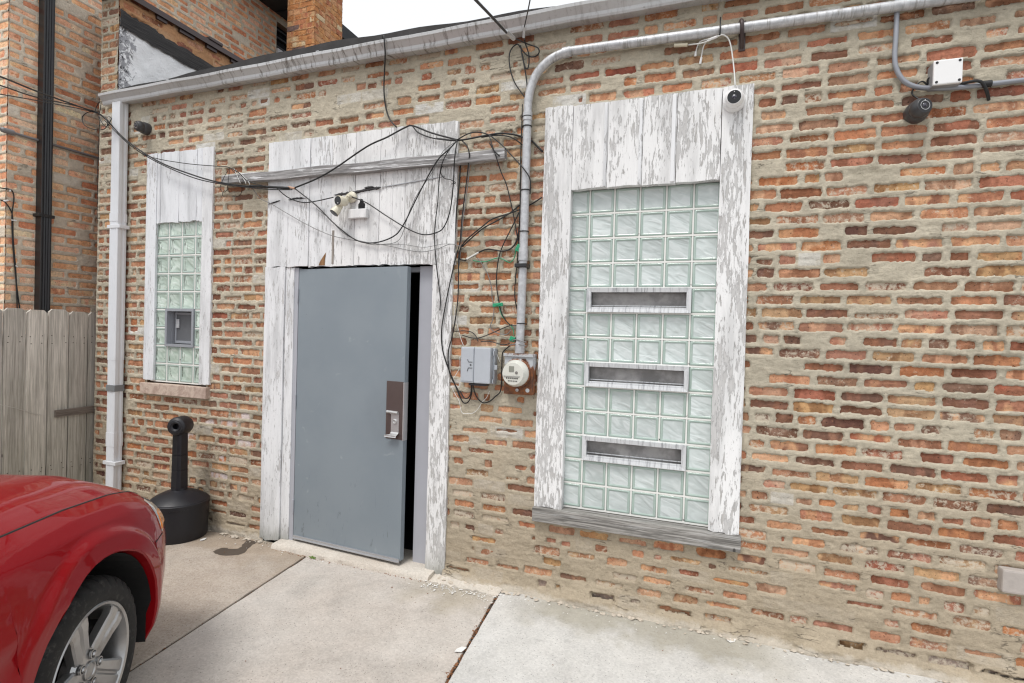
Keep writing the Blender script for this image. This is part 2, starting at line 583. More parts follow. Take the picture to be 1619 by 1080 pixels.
def build_wall(W, rects, mats, parent, bounds, cell, holes, palette, rng, n_single=300, joint=0.004, rough=1.0, heavy=None,
               names=('mortar', 'brick'), inset=0.007, keep=None, patch_p=0.022, aim=True):
    """rects: list of (u0, u1, z0, z1).  Returns nothing; links the mortar sheet, single bricks and the rest."""
    u0, u1, z0, z1 = bounds
    nu, nz = int((u1 - u0) / cell) + 1, int((z1 - z0) / cell) + 1
    us, zs = np.linspace(u0, u1, nu), np.linspace(z0, z1, nz)
    UU, ZZ = np.meshgrid(us, zs)
    so = int(rng.integers(1e6))
    e1 = vnoise(UU, ZZ, 0.030, so + 1) * 0.0042 * rough
    e2 = vnoise(UU, ZZ, 0.011, so + 2) * 0.0034 * rough
    e3 = vnoise(UU, ZZ, 0.12, so + 3) * 0.003 * rough
    d = np.full(UU.shape, -0.02)
    pt = np.zeros(UU.shape)
    vis = []
    du_, dz_ = us[1] - us[0], zs[1] - zs[0]
    for (a, b, c, e) in rects:
        hv = heavy((a + b) / 2, (c + e) / 2) if heavy else 0.0
        k = inset * (0.75 + 0.5 * rng.random())
        q = np.abs(rng.normal(0, 1, 4)) * (0.0022 * rough + hv * np.array([0.026, 0.026, 0.009, 0.009]))
        if rng.random() < 0.05 + 0.25 * hv: q[rng.integers(2)] += rng.uniform(0.02, 0.5 + 0.3 * hv) * (b - a)
        if rng.random() < 0.03 + 0.14 * hv: q[2 + rng.integers(2)] += rng.uniform(0.008, 0.03)
        gone = rng.random() < patch_p * 0.3 + hv * 0.10
        A, B, C_, E_ = a + k + q[0], b - k - q[1], c + k * 0.9 + q[2], e - k * 0.9 - q[3]
        i0, i1 = max(0, int((a - 0.02 - u0) / du_)), min(nu, int((b + 0.02 - u0) / du_) + 2)
        j0, j1 = max(0, int((c - 0.02 - z0) / dz_)), min(nz, int((e + 0.02 - z0) / dz_) + 2)
        if i1 <= i0 or j1 <= j0: continue
        su, sz = UU[j0:j1, i0:i1], ZZ[j0:j1, i0:i1]
        if rng.random() < patch_p + hv * 0.12:
            lv = rng.uniform(0.4, 1.0)
            m = (su > a - 0.006) & (su < b + 0.006) & (sz > c - 0.004) & (sz < e + 0.004)
            pt[j0:j1, i0:i1] = np.maximum(pt[j0:j1, i0:i1], m * lv)
            if rng.random() < 0.45: gone = True
            elif rng.random() < 0.5: A, B = (A + (b - a) * rng.uniform(.3, .7), B) if rng.random() < .5 else (A, B - (b - a) * rng.uniform(.3, .7))
            else: C_ += (e - c) * rng.uniform(.2, .5)
        if gone or B - A < 0.014 or E_ - C_ < 0.010:
            continue
        # rounded-rectangle signed distance (positive inside)
        qx = np.abs(su - (A + B) / 2) - (B - A) / 2 + 0.006
        qz = np.abs(sz - (C_ + E_) / 2) - (E_ - C_) / 2 + 0.006
        sd = np.hypot(np.maximum(qx, 0), np.maximum(qz, 0)) + np.minimum(np.maximum(qx, qz), 0) - 0.006
        d[j0:j1, i0:i1] = np.maximum(d[j0:j1, i0:i1], -sd)
        vis.append((a, b, c, e))
    hvz = np.vectorize(heavy)(UU[::8, ::8], ZZ[::8, ::8]) if heavy else np.zeros((2, 2))
    m = smooth01(-0.0045, 0.0035, d + e1 + e2)
    tool = 0.0025 * np.clip(-d / 0.01, 0, 1)                        # joints are fuller towards their middle
    h_j = joint + e3 + e1 * 0.45 + tool + vnoise(UU * 0.35, ZZ, 0.016, so + 5) * 0.0016 * rough
    h = h_j * (1 - m) + (-0.014) * m
    if keep is not None: h = keep(UU, ZZ, h)
    P = W.o[None, None] + UU[..., None] * W.du + ZZ[..., None] * np.array([0, 0, 1.0]) + h[..., None] * W.n
    quad = np.ones((nz - 1, nu - 1), bool)
    cu, cz = (us[:-1] + us[1:]) / 2, (zs[:-1] + zs[1:]) / 2
    CU, CZ = np.meshgrid(cu, cz)
    for (a, b, c, e) in holes: quad &= ~((CU > a) & (CU < b) & (CZ > c) & (CZ < e))
    # cells buried deep inside a brick never show
    mm = m > 0.999
    buried = mm[:-1, :-1] & mm[1:, :-1] & mm[:-1, 1:] & mm[1:, 1:]
    quad &= ~buried
    j, i = np.nonzero(quad)
    base = j * nu + i
    flip = np.dot(np.cross(W.du, (0, 0, 1)), W.n) < 0
    q4 = np.stack([base, base + nu, base + nu + 1, base + 1] if flip else [base, base + 1, base + nu + 1, base + nu], 1)
    used, inv = np.unique(q4.ravel(), return_inverse=True)
    me = bpy.data.meshes.new(names[0])
    me.vertices.add(len(used))
    me.vertices.foreach_set('co', P.reshape(-1, 3)[used].astype(np.float32).ravel())
    nf = len(q4)
    me.loops.add(nf * 4)
    me.polygons.add(nf)
    me.loops.foreach_set('vertex_index', inv.astype(np.int32))
    me.polygons.foreach_set('loop_start', np.arange(0, nf * 4, 4, dtype=np.int32))
    me.polygons.foreach_set('use_smooth', np.ones(nf, bool))
    me.update(calc_edges=True)
    at = me.attributes.new('pt', 'FLOAT', 'POINT')
    at.data.foreach_set('value', pt.reshape(-1)[used].astype(np.float32))
    obj(names[0], me, mats[0], parent)
    # ---- the bricks
    sc = []
    for (a, b, c, e) in vis:
        p = W.pt((a + b) / 2, (c + e) / 2, 0) - CAM
        z = p @ _F
        x_, y_ = 809.5 + 848.09 * (p @ _R) / max(z, .1), 540 - 848.09 * (p @ _U) / max(z, .1)
        inside = z > 0.2 and -5 < x_ < 1624 and -5 < y_ < 1085
        sc.append((b - a) * (e - c) / max(z, .3) ** 2 * (1 if inside else 0.01) * abs(p @ W.n) / np.linalg.norm(p) + rng.random() * 1e-9)
    order = np.argsort(-np.array(sc)) if sc else []
    rest = MB()
    rc1, rc2 = [], []
    rm = Matrix((Vector(W.du), Vector(-W.n), Vector((0, 0, 1)))).transposed()
    for r, ix in enumerate(order):
        a, b, c, e = vis[ix]
        c1, c2 = palette(rng, (a + b) / 2, (c + e) / 2)
        v, f = brick_mesh(b - a, e - c, 0.07, 0.0011 * rough, rng, c1, c2)
        pr_ = W.pt((a + b) / 2, (c + e) / 2, rng.normal() * 0.0015 * rough)
        ti = Euler((rng.normal() * 0.012 * rough, 0, rng.normal() * 0.006 * rough)).to_matrix()
        R3 = rm @ ti
        v = [R3 @ Vector(q) for q in v]
        if r < n_single:
            me = M_(v, f, names[1])
            put_colours(me, c1, c2)
            obj(names[1], me, mats[1], parent, loc=tuple(pr_))
        else:
            o3 = Vector(pr_)
            rest.add([q + o3 for q in v], f)
            rc1 += [c1] * len(v)
            rc2 += [c2] * len(v)
    if rest.v:
        me = M_(rest.v, rest.f, 'far_bricks')
        put_colours(me, rc1, rc2)
        tag(obj('far_bricks', me, mats[1], parent), kind='stuff')


def courses(u0, u1, z0, z1, pitch, zph, hb, L, gap, rng, hdr=None, hdr_prob=0.85, hl=0.098, phase=0.0, holes=()):
    out = []
    k0, k1 = int(math.ceil((z0 - zph) / pitch)), int(math.floor((z1 - zph) / pitch))
    for k in range(k0, k1 + 1):
        zc = zph + k * pitch
        wob = rng.normal() * 0.0012
        is_h = hdr is not None and (k % hdr[0]) == hdr[1] and rng.random() < 0.95
        u = u0 - rng.uniform(0, 0.03) - (L + gap) * (0.5 if k % 2 else 0.0) + phase
        while u < u1:
            l = (hl if (is_h and rng.random() < hdr_prob) or rng.random() < 0.035 else L) * (1 + rng.normal() * 0.02)
            a, b = max(u, u0), min(u + l, u1)
            if b - a > 0.025:
                segs = [(a, b)]
                c, e = zc - hb / 2 + wob, zc + hb / 2 + wob
                for (ha, hb_, hc, he) in holes:
                    if e > hc + 0.004 and c < he - 0.004:
                        ns = []
                        for (x, y) in segs:
                            if y <= ha or x >= hb_: ns.append((x, y)); continue
                            if x < ha: ns.append((x, ha))
                            if y > hb_: ns.append((hb_, y))
                        segs = ns
                for (x, y) in segs:
                    if y - x > 0.03: out.append((x, y, c + rng.normal() * 0.0012, e + rng.normal() * 0.0012))
            u += l + gap * (1 + rng.normal() * 0.15)
    return out


_old = [((196, 112, 62), (150, 82, 50)), ((205, 122, 82), (176, 92, 62)), ((186, 98, 52), (214, 138, 88)), ((172, 84, 58), (120, 66, 52)),
        ((142, 84, 62), (98, 64, 56)), ((112, 70, 60), (150, 88, 64)), ((200, 142, 88), (178, 108, 62)), ((190, 104, 78), (214, 150, 116)),
        ((120, 84, 70), (164, 110, 80)), ((208, 132, 92), (188, 104, 66)), ((164, 92, 66), (204, 128, 84)), ((96, 66, 60), (132, 84, 66)),
        ((178, 76, 52), (140, 64, 50)), ((214, 148, 108), (196, 120, 82))]


def pal_old(rng, u, z):
    w = np.ones(len(_old))
    dark = 0.0
    if u > 0.2: dark = np.clip(1.2 - abs(z - 1.35) / 0.9, 0, 1)
    if u < -4.85: dark = 0.9
    w[[4, 5, 8, 11]] = 0.20 + 0.75 * dark
    w[[3, 12]] = 0.25 + 0.35 * dark
    w[[1, 7, 9, 13]] = 1.3 - 0.9 * dark
    w /= w.sum()
    a, b = _old[rng.choice(len(_old), p=w)]
    b2 = _old[rng.choice(len(_old), p=w)][0]
    k = rng.random()
    j = 1 + rng.normal() * 0.09
    c1 = np.array(srgb(*a)) * j
    c2 = (np.array(srgb(*b)) * (1 - 0.35 * k) + np.array(srgb(*b2)) * 0.35 * k) * (1 + rng.normal() * 0.07)
    lum = lambda q: q @ np.array([.35, .5, .15])
    ds_ = rng.uniform(0.14, 0.42)
    c1, c2 = c1 * np.array([.93, 1.20, 1.32]), c2 * np.array([.93, 1.20, 1.32])
    c1 = (c1 * (1 - ds_) + lum(c1) * np.array([1.12, .98, .86]) * ds_) * 1.0
    c2 = (c2 * (1 - ds_) + lum(c2) * np.array([1.12, .98, .86]) * ds_) * 1.0
    if rng.random() < 0.42: c2 = c1 * np.array([.50, .44, .42]) if rng.random() < .6 else c1 * .35 + np.array(srgb(120, 84, 66)) * .5
    elif rng.random() < 0.2: c2 = np.array(srgb(214, 168, 130))
    if -4.25 < u < -3.3 and 0.42 < z < 0.98 and rng.random() < 0.30: c2 = np.array(srgb(222, 214, 214))
    if z < 0.12 and rng.random() < 0.7: c1 = c2 = np.array(srgb(150, 144, 138)) * rng.uniform(.6, 1.1)
    hz = np.clip(rng.beta(1.5, 2.6) + (0.25 if z > 2.7 and u < -0.8 else 0) + (0.2 if z < 0.7 else 0), 0, 1)
    mn = np.array([.40, .175, .088])
    c1, c2 = c1 * .76 + mn * .24, c2 * .80 + mn * .20
    c1, c2 = np.maximum(c1, (.100, .062, .050)), np.maximum(c2, (.085, .055, .046))
    return (*np.clip(c1, 0.01, 0.9), rng.random()), (*np.clip(c2, 0.01, 0.9), hz)


_tan = [((222, 158, 108), (206, 138, 90)), ((226, 164, 126), (212, 142, 104)), ((212, 142, 92), (196, 122, 76)), ((206, 128, 84), (190, 108, 70)),
        ((228, 172, 136), (214, 150, 112)), ((198, 118, 80), (222, 160, 114)), ((218, 150, 112), (232, 184, 142)), ((222, 166, 118), (206, 140, 94))]


def pal_tan(rng, u, z):
    a, b = _tan[rng.integers(len(_tan))]
    j = 1.42 + rng.normal() * 0.09
    a, b = [tuple(q * .74 + .26 * (0.42 * a_[0] + 0.42 * a_[1] + .16 * a_[2]) for q in a_) for a_ in (a, b)]
    return (*np.clip(np.array(srgb(*a)) * j, 0.01, 0.9), rng.random()), (*np.clip(np.array(srgb(*b)) * j, 0.01, 0.9), rng.beta(1.2, 4.5))


_chm = [((206, 128, 66), (186, 106, 52)), ((214, 140, 78), (198, 116, 58)), ((196, 112, 66), (216, 146, 92)), ((218, 160, 104), (230, 190, 140)),
        ((180, 96, 58), (204, 126, 74)), ((88, 66, 62), (120, 86, 74))]


def pal_chm(rng, u, z):
    a, b = _chm[rng.choice(6, p=[.27, .25, .21, .12, .12, .03])]
    a, b = [tuple(q * .82 + .18 * 150 for q in z_) for z_ in (a, b)]
    k_ = np.array([.98, 1.10, 1.22])
    return (*(np.array(srgb(*a)) * k_), rng.random()), (*(np.array(srgb(*b)) * k_), rng.beta(1.2, 5))


MAT_BRICK = brick_material('old_brick', srgb(196, 186, 168))
MAT_MORTAR = mortar_material('smeared_mortar', srgb(196, 187, 168), srgb(212, 210, 204), srgb(174, 160, 139), 0.9, foot=True)
MAT_TANB = brick_material('pale_brick', srgb(214, 190, 160), 0.8, bands=10)
MAT_TANM = mortar_material('pale_mortar', srgb(230, 216, 196), srgb(232, 222, 206), srgb(190, 172, 152), 0.5)
MAT_CHB = brick_material('chimney_brick', srgb(206, 168, 132), 0.7)
MAT_CHM = mortar_material('chimney_mortar', srgb(196, 150, 112), srgb(206, 170, 136), srgb(180, 140, 100), -9)
MAT_CORE = simple('wall_core', srgb(150, 120, 95), 0.95, scale=20)
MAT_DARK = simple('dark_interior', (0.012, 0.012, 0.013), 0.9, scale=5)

# ================================================================== the one-storey brick building
bld = empty('brick_building', (-1.5, 0.3, 0))
tag(bld, 'low old brick building with smeared mortar, peeling white boards and a grey door', 'building')
H_DOOR = (-3.20, -1.66, 0.0, 3.03)
H_SW = (-4.53, -3.84, 1.14, 3.06)
H_BW = (-0.985, 0.155, 0.53, 3.05)
HOLES = [H_DOOR, H_SW, H_BW]
ZPH, PITCH = 1.739, 0.0722


def heavy_front(u, z):
    v = 0.0
    if u > -1.62: v = max(v, float(np.clip((0.95 - z) / 0.75, 0, 1)) * (0.8 if u < 0.9 else 0.45))
    if -1.62 < u < -0.95: v = max(v, float(np.clip(1.0 - abs(z - 0.95) / 0.6, 0, 0.55)))
    if u < -1.62: v = max(v, float(np.clip((0.42 - z) / 0.4, 0, 0.7)))
    v = max(v, float(np.clip((z - 2.75) / 0.9, 0, 0.4)) * (1.0 if u < -0.9 else 0.4))
    if 0.18 < u < 0.34: v = max(v, 0.12)
    return v


rng = np.random.default_rng(5)
front = Wall((0, 0, 0), (1, 0, 0), (0, -1, 0))
rects = courses(-5.2, 2.2, 0.03, 3.60, PITCH, ZPH, 0.058, 0.205, 0.0125, rng, hdr=(6, 5), hl=0.0965, holes=HOLES)
rects += courses(-5.2, -4.98, 3.60, 4.60, PITCH, ZPH, 0.058, 0.205, 0.0125, rng, hdr=None)


def toe(U, Z, h):
    """a cement fillet thickens the foot of the wall"""
    k = np.clip((0.13 + 0.05 * vnoise(U, Z, 0.35, 77) - Z) / 0.13, 0, 1)
    f = k ** 1.6 * (0.045 + 0.012 * vnoise(U, Z, 0.09, 78)) * (U > -1.64) + k ** 1.6 * 0.02 * (U <= -1.64)
    return np.where(Z < 0.2, np.maximum(h, -0.02) + f, h)


build_wall(front, rects, (MAT_MORTAR, MAT_BRICK), bld, (-5.2, 2.2, -0.02, 3.62), 0.0062, HOLES, pal_old, rng, 300,
           joint=0.0065, rough=1.15, inset=0.0085, heavy=heavy_front, keep=toe)
build_wall(front, [r for r in rects if r[2] > 3.585], (MAT_MORTAR, MAT_BRICK), bld, (-5.2, -4.98, 3.62, 4.575), 0.0065, [], pal_old, rng, 40,
           joint=0.002, rough=1.2, patch_p=0.0)

core = MB()
yb0, yb1 = 0.03, 0.30
xs_ = [-5.19, -4.53, -3.84, -3.20, -1.66, -0.985, 0.155, 2.2]
for i, (a, b) in enumerate(zip(xs_[:-1], xs_[1:])):
    if i in (1, 3, 5):
        hz = {1: H_SW, 3: H_DOOR, 5: H_BW}[i]
        if hz[2] > 0.1: core.box((a, yb0, -0.02), (b, yb1, hz[2]))
        core.box((a, yb0, hz[3]), (b, yb1, 3.6))
    else:
        core.box((a, yb0, -0.02), (b, yb1, 3.6))
core.box((-5.19, yb1 + .002, -0.02), (-4.99, 7.0, 4.57))
core.box((-5.19, yb0, 3.603), (-4.99, yb1, 4.57))
core.box((2.0, yb1 + .002, -0.02), (2.2, 7.0, 3.6))
core.box((-4.98, 6.8, -0.02), (1.99, 7.0, 3.6))
core.build('wall_core', MAT_CORE, bld)
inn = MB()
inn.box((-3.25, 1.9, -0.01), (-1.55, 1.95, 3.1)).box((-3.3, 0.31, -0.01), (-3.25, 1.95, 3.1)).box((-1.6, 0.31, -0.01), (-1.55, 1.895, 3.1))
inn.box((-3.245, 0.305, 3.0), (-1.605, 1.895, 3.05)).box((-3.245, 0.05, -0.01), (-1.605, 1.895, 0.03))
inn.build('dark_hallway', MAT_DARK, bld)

# ---- roof with a felt edge that humps up behind the gutter
MAT_FELT = simple('roof_felt', srgb(52, 50, 50), 0.8, scale=60, var=0.3, bump=0.4)
rf = MB()
n = 60
v, f = [], []
for i in range(n):
    x = -4.97 + 7.17 * i / (n - 1)
    hump = 0.075 + 0.052 * math.exp(-((x + 2.9) / 1.25) ** 2) + 0.006 * math.sin(x * 9) - 0.03 * max(0, min(1, (x + 1.0)))
    for (y, z) in ((-0.02, 3.60), (-0.02, 3.63 + hump), (0.08, 3.652 + hump), (0.6, 3.71), (6.9, 3.76)):
        v.append((x, y, z))
for i in range(n - 1):
    for k in range(4): f.append((i * 5 + k, (i + 1) * 5 + k, (i + 1) * 5 + k + 1, i * 5 + k + 1))
rf.add(v, f)
roof = rf.build('roof', MAT_FELT, bld, smooth=True, sharp=40)

# ---- gutter, downspout
t = NT('stained_aluminium')
p = t.pos(); s = t.sep(p)
stv = t.comb(t.math('MULTIPLY', s[0], 34.0), t.math('MULTIPLY', s[1], 6.0), t.math('MULTIPLY', s[2], 9.0))
streak = t.noise(stv, 1.0, 6, 0.7, 0.4)
reg = t.noise(p, 0.9, 3, 0.5)
c = t.mix(t.ramp(reg, 0.3, 0.7), (0.62, 0.63, 0.64), (0.50, 0.50, 0.50))
dk = t.math('MULTIPLY', t.ramp(streak, 0.50, 0.68), t.ramp(s[0], -4.7, -3.2, 0.10, 1.0))
dk = t.math('MULTIPLY', dk, t.ramp(s[0], -1.6, -0.6, 1.0, 0.35))
c = t.mix(t.math('MULTIPLY', dk, 0.8), c, (0.12, 0.105, 0.09))
c = t.mix(t.ramp(t.noise(p, 60, 4, 0.7), 0.60, 0.72, 0, 0.5), c, (0.22, 0.21, 0.20))
MAT_GUT = t.bsdf(Base_Color=c, Roughness=0.42, Metallic=0.25, Normal=t.bump(streak, 0.08, 0.003))
MAT_WMETAL = simple('white_metal', (0.70, 0.72, 0.75), 0.42, scale=12, var=0.10, bump=0.03)
prof = [(-0.004, 3.655), (-0.004, 3.560), (-0.084, 3.548), (-0.090, 3.560), (-0.094, 3.578), (-0.118, 3.604), (-0.128, 3.612), (-0.131, 3.630),
        (-0.126, 3.634), (-0.112, 3.634), (-0.112, 3.628), (-0.122, 3.628), (-0.121, 3.618), (-0.112, 3.608), (-0.086, 3.582), (-0.080, 3.556), (-0.010, 3.566), (-0.010, 3.655)]
gm = MB()
xs2 = [-5.03 + (2.2 + 5.03) * i / 40 for i in range(41)]
v, f = [], []
for i, x in enumerate(xs2):
    w = 0.0025 * math.sin(i * 1.7) + 0.002 * math.sin(i * 0.6)
    for (y, z) in prof: v.append((x, y, z + w))
m = len(prof)
for i in range(len(xs2) - 1):
    for k in range(m): f.append((i * m + k, (i + 1) * m + k, (i + 1) * m + (k + 1) % m, i * m + (k + 1) % m))
gm.add(v, f)
ep = [(y, z) for (y, z) in prof[:10]]
gm.add([(-5.0335, y, z) for y, z in ep] + [(-5.031, y, z) for y, z in ep], [tuple(range(10)), tuple(range(19, 9, -1))] + [(k, k + 1, 11 + k, 10 + k) for k in range(9)])
gut = gm.build('gutter', MAT_GUT, bld)
for x in (-4.2, -2.7, -1.35, 0.4, 1.6):
    MB().box((x - .012, -0.128, 3.6385), (x + .012, -0.004, 3.642)).build('bracket', MAT_WMETAL, gut)
ds = MB()
pr2 = []
for i in range(9):
    x = -4.895 + 0.088 * i / 8
    pr2.append((x, -0.098 + (0.006 if i in (2, 4, 6) else 0.0)))
pr2 += [(-4.802, -0.094), (-4.802, -0.07), (-4.806, -0.06), (-4.806, -0.05), (-4.802, -0.042), (-4.802, -0.028), (-4.806, -0.022), (-4.893, -0.022), (-4.899, -0.028), (-4.899, -0.092)]
for (z0, z1, g) in ((0.10, 0.585, 0.0), (0.58, 0.70, 0.004), (0.69, 1.36, 0.0), (1.33, 2.55, 0.0025), (2.53, 2.60, 0.006), (2.58, 3.555, 0.001)):
    mcx, mcy = -4.85, -0.06
    ds.prism([(mcx + (a - mcx) * (1 + g * 20), mcy + (b - mcy) * (1 + g * 20)) for a, b in pr2], z0, z1)
dsp = ds.build('downspout', MAT_WMETAL, bld)
MAT_TAPE = simple('grey_tape', (0.20, 0.21, 0.22), 0.5, scale=50)
MB().box((-4.906, -0.104, 1.06), (-4.795, -0.018, 1.115), 0.004).build('tape_band', MAT_TAPE, dsp)
MAT_STRAP = MAT_WMETAL
for z in (0.42, 2.47): MB().box((-4.93, -0.103, z), (-4.77, -0.016, z + 0.03), 0.003).build('strap', MAT_STRAP, dsp)

# ---- parapet side: white coating, torn black felt, bare bricks, dark metal coping
t = NT('white_roof_coating')
p = t.pos(); s = t.sep(p)
nz_ = t.noise(p, 16, 7, 0.72, 0.8)
sm = t.noise(p, 5, 5, 0.6)
edge = t.ramp(s[1], 0.05, 0.30, 0.36, 0.0)
c = t.mix(t.ramp(sm, 0.3, 0.7), (0.93, 0.93, 0.94), (0.84, 0.85, 0.86))
c = t.mix(t.ramp(t.math('ADD', nz_, edge), 0.80, 0.88), c, (0.34, 0.34, 0.36))
c = t.mix(t.ramp(t.math('ADD', t.noise(p, 22, 7, 0.75, 1.0), edge), 0.88, 0.94), c, (0.02, 0.02, 0.022))
MAT_COAT = t.bsdf(Base_Color=c, Roughness=0.55, Normal=t.bump(t.math('ADD', nz_, sm), 0.7, 0.02))
v, f = [], []
NY, NZ = 60, 30
for j in range(NZ + 1):
    for i in range(NY + 1):
        y = 0.0 + 6.5 * (i / NY) ** 2
        zt = 4.365 - 0.075 * min(1, y / 0.9) - 0.02 * math.sin(y * 7)
        z = 3.60 + (zt - 3.60) * j / NZ
        hh = 0.006 * math.sin(y * 23 + z * 9) * math.sin(z * 31) + 0.012 * (j < 3)
        v.append((-4.972 + hh, y, z))
for j in range(NZ):
    for i in range(NY): f.append((j * (NY + 1) + i, j * (NY + 1) + i + 1, (j + 1) * (NY + 1) + i + 1, (j + 1) * (NY + 1) + i))
MB().add(v, f).build('roof_coating', MAT_COAT, bld, smooth=True)
t = NT('torn_black_felt')
p = t.pos(); s = t.sep(p)
ln = t.noise(t.comb(s[0], t.math('MULTIPLY', s[1], 1.2), t.math('MULTIPLY', s[2], 60.0)), 3.0, 5, 0.7)
MAT_TORN = t.bsdf(Base_Color=t.mix(t.ramp(ln, 0.4, 0.7), (0.022, 0.021, 0.022), (0.085, 0.08, 0.078)), Roughness=0.8, Normal=t.bump(ln, 0.9, 0.01))
v, f = [], []
rr = np.random.default_rng(3)
NY = 90
for i in range(NY + 1):
    y = -0.004 + 6.5 * (i / NY) ** 1.8
    for k in range(5):
        z = 4.27 - 0.05 * min(1, y / 0.9) + 0.155 * k / 4 + (rr.normal() * 0.006 if k in (0, 4) else 0)
        v.append((-4.955 + 0.004 * (k % 2) + rr.normal() * 0.0015 - (0.012 if k == 4 else 0), y, z))
for i in range(NY):
    for k in range(4): f.append((i * 5 + k, (i + 1) * 5 + k, (i + 1) * 5 + k + 1, i * 5 + k + 1))
MB().add(v, f).build('torn_felt', MAT_TORN, bld, smooth=True, sharp=50)
par = Wall((-4.978, 0, 0), (0, 1, 0), (1, 0, 0))
rects = courses(0.0, 3.0, 4.36, 4.57, PITCH, ZPH, 0.058, 0.205, 0.0125, rng)
build_wall(par, rects, (MAT_CHM, MAT_BRICK), bld, (0.0, 3.0, 4.30, 4.575), 0.010, [], pal_old, rng, 30, joint=0.006, rough=1.6, patch_p=0.1,
           heavy=lambda u, z: 0.45)
MAT_BROWN = simple('brown_metal', (0.070, 0.052, 0.052), 0.4, metal=0.3, scale=14, var=0.3, bump=0.05)
cp = MB()
cp.box((-5.25, -0.04, 4.575), (-4.93, 6.9, 4.60))
cp.box((-4.935, -0.04, 4.545), (-4.925, 6.9, 4.578)).box((-5.25, -0.045, 4.535), (-4.925, -0.035, 4.5749))
for (y, l) in ((0.32, 0.10), (0.55, 0.16), (0.85, 0.12), (1.15, 0.3)): cp.box((-4.968, y, 4.515), (-4.945, y + l, 4.576))
cop = cp.build('coping', MAT_BROWN, bld)
MB().box((-5.0, 0.86, 4.6005), (-4.918, 1.02, 4.632), 0.008).build('coping_joint', MAT_BROWN, cop)

# ---- chimney
ch = empty('chimney', (-4.79, 2.25, 3.7), parent=bld)
ch.matrix_parent_inverse = wmat(bld).inverted()
cf = Wall((0, 2.0, 0), (1, 0, 0), (0, -1, 0))
rects = courses(-5.0, -4.585, 3.75, 6.6, 0.066, 4.0, 0.057, 0.195, 0.010, rng, hdr=(3, 1))
build_wall(cf, rects, (MAT_CHM, MAT_CHB), ch, (-5.0, -4.585, 3.7, 6.6), 0.010, [], pal_chm, rng, 60, joint=-0.001, rough=1.3, inset=0.003, patch_p=0.0)
cs = Wall((-4.585, 0, 0), (0, 1, 0), (1, 0, 0))
rects = courses(2.0, 2.51, 3.75, 6.6, 0.066, 4.0, 0.057, 0.195, 0.010, rng, hdr=(3, 2))
build_wall(cs, rects, (MAT_CHM, MAT_CHB), ch, (2.0, 2.51, 3.7, 6.6), 0.010, [], pal_chm, rng, 60, joint=-0.001, rough=1.3, inset=0.003, patch_p=0.0)
MB().box((-4.99, 2.03, 3.7), (-4.615, 2.5, 6.6)).build('chimney_core', MAT_CORE, ch)

# ================================================================== glass-block windows
def block_glass(name, face_a, face_b, rim, green=0.0):
    t = NT(name)
    r = t.math('MULTIPLY', t.rnd(), 30.0)
    p = t.objc(); s = t.sep(p)
    q = t.vmath('ADD', p, t.comb(0.0, r, t.math('MULTIPLY', r, 0.02)))
    qs = t.sep(q)
    wv = t.noise(t.comb(t.math('MULTIPLY', s[0], 7.0), r, t.math('ADD', t.math('MULTIPLY', s[2], 17.0), t.math('MULTIPLY', s[0], 7.0))), 1.0, 1.5, 0.45, 1.4)
    wv2 = t.noise(t.comb(t.math('MULTIPLY', s[0], 16.0), r, t.math('MULTIPLY', s[2], 18.0)), 1.0, 1.5, 0.5, 0.8)
    f = t.math('ADD', t.math('MULTIPLY', wv, 0.7), t.math('MULTIPLY', wv2, 0.3))
    c = t.mix(t.ramp(f, 0.36, 0.60), face_a, face_b)
    sh = t.ramp(f, 0.545, 0.60)
    c = t.mix(t.math('MULTIPLY', sh, 0.22), c, (0.74, 0.77, 0.77))  # highlight painted into the colour along the swirl crests
    c = t.scale(c, t.ramp(t.rnd(), 0, 1, 0.90, 1.08, smooth=False))
    if green:
        drip = t.noise(t.comb(t.math('MULTIPLY', s[0], 40.0), r, t.math('MULTIPLY', s[2], 9.0)), 1.0, 4, 0.6, 1.4)
        lf = t.ramp(s[0], -0.055, 0.01, 0.16, 0.0)
        c = t.mix(t.ramp(t.math('ADD', drip, lf), 0.64, 0.70, 0, green), c, (0.10, 0.115, 0.10))
    m1 = t.n('ShaderNodeBsdfPrincipled')
    t.put(m1.inputs['Base Color'], c)
    t.put(m1.inputs['Roughness'], 0.12)
    t.put(m1.inputs['Transmission Weight'], 0.0)
    t.put(m1.inputs['Coat Weight'], 0.3)
    t.put(m1.inputs['Normal'], t.bump(f, 0.45, 0.02))
    t.t.links.new(m1.outputs[0], t.out.inputs['Surface'])
    return t.m


MAT_GFACE = block_glass('glass_block_face', (0.50, 0.555, 0.545), (0.575, 0.63, 0.622), None)
MAT_GFACE2 = block_glass('clear_block_face', (0.40, 0.50, 0.43), (0.56, 0.66, 0.585), None, green=0.8)
t = NT('glass_block_rim')
MAT_GRIM = t.bsdf(Base_Color=t.mix(t.noise(t.pos(), 14, 3, 0.5), (0.30, 0.40, 0.355), (0.46, 0.545, 0.50)), Roughness=0.12, Coat_Weight=0.3)
t = NT('white_grout')
p = t.pos(); s = t.sep(p)
mk = t.noise(t.comb(t.math('MULTIPLY', s[0], 70.0), s[1], t.math('MULTIPLY', s[2], 30.0)), 1.0, 4, 0.7)
mz = t.math('ABSOLUTE', t.math('SUBTRACT', t.math('FRACT', t.math('MULTIPLY', t.math('ADD', s[2], 10 * 0.1524 - 0.598 + 0.0762), 1 / 0.1524)), 0.5))
hz_ = t.ramp(mz, 0.015, 0.06, 1.0, 0.0)
gc = t.mix(t.math('MULTIPLY', t.math('MULTIPLY', t.ramp(mk, 0.50, 0.60), hz_), t.ramp(t.noise(p, 4, 2, 0.5), 0.42, 0.6)), (0.76, 0.76, 0.73), (0.06, 0.06, 0.055))
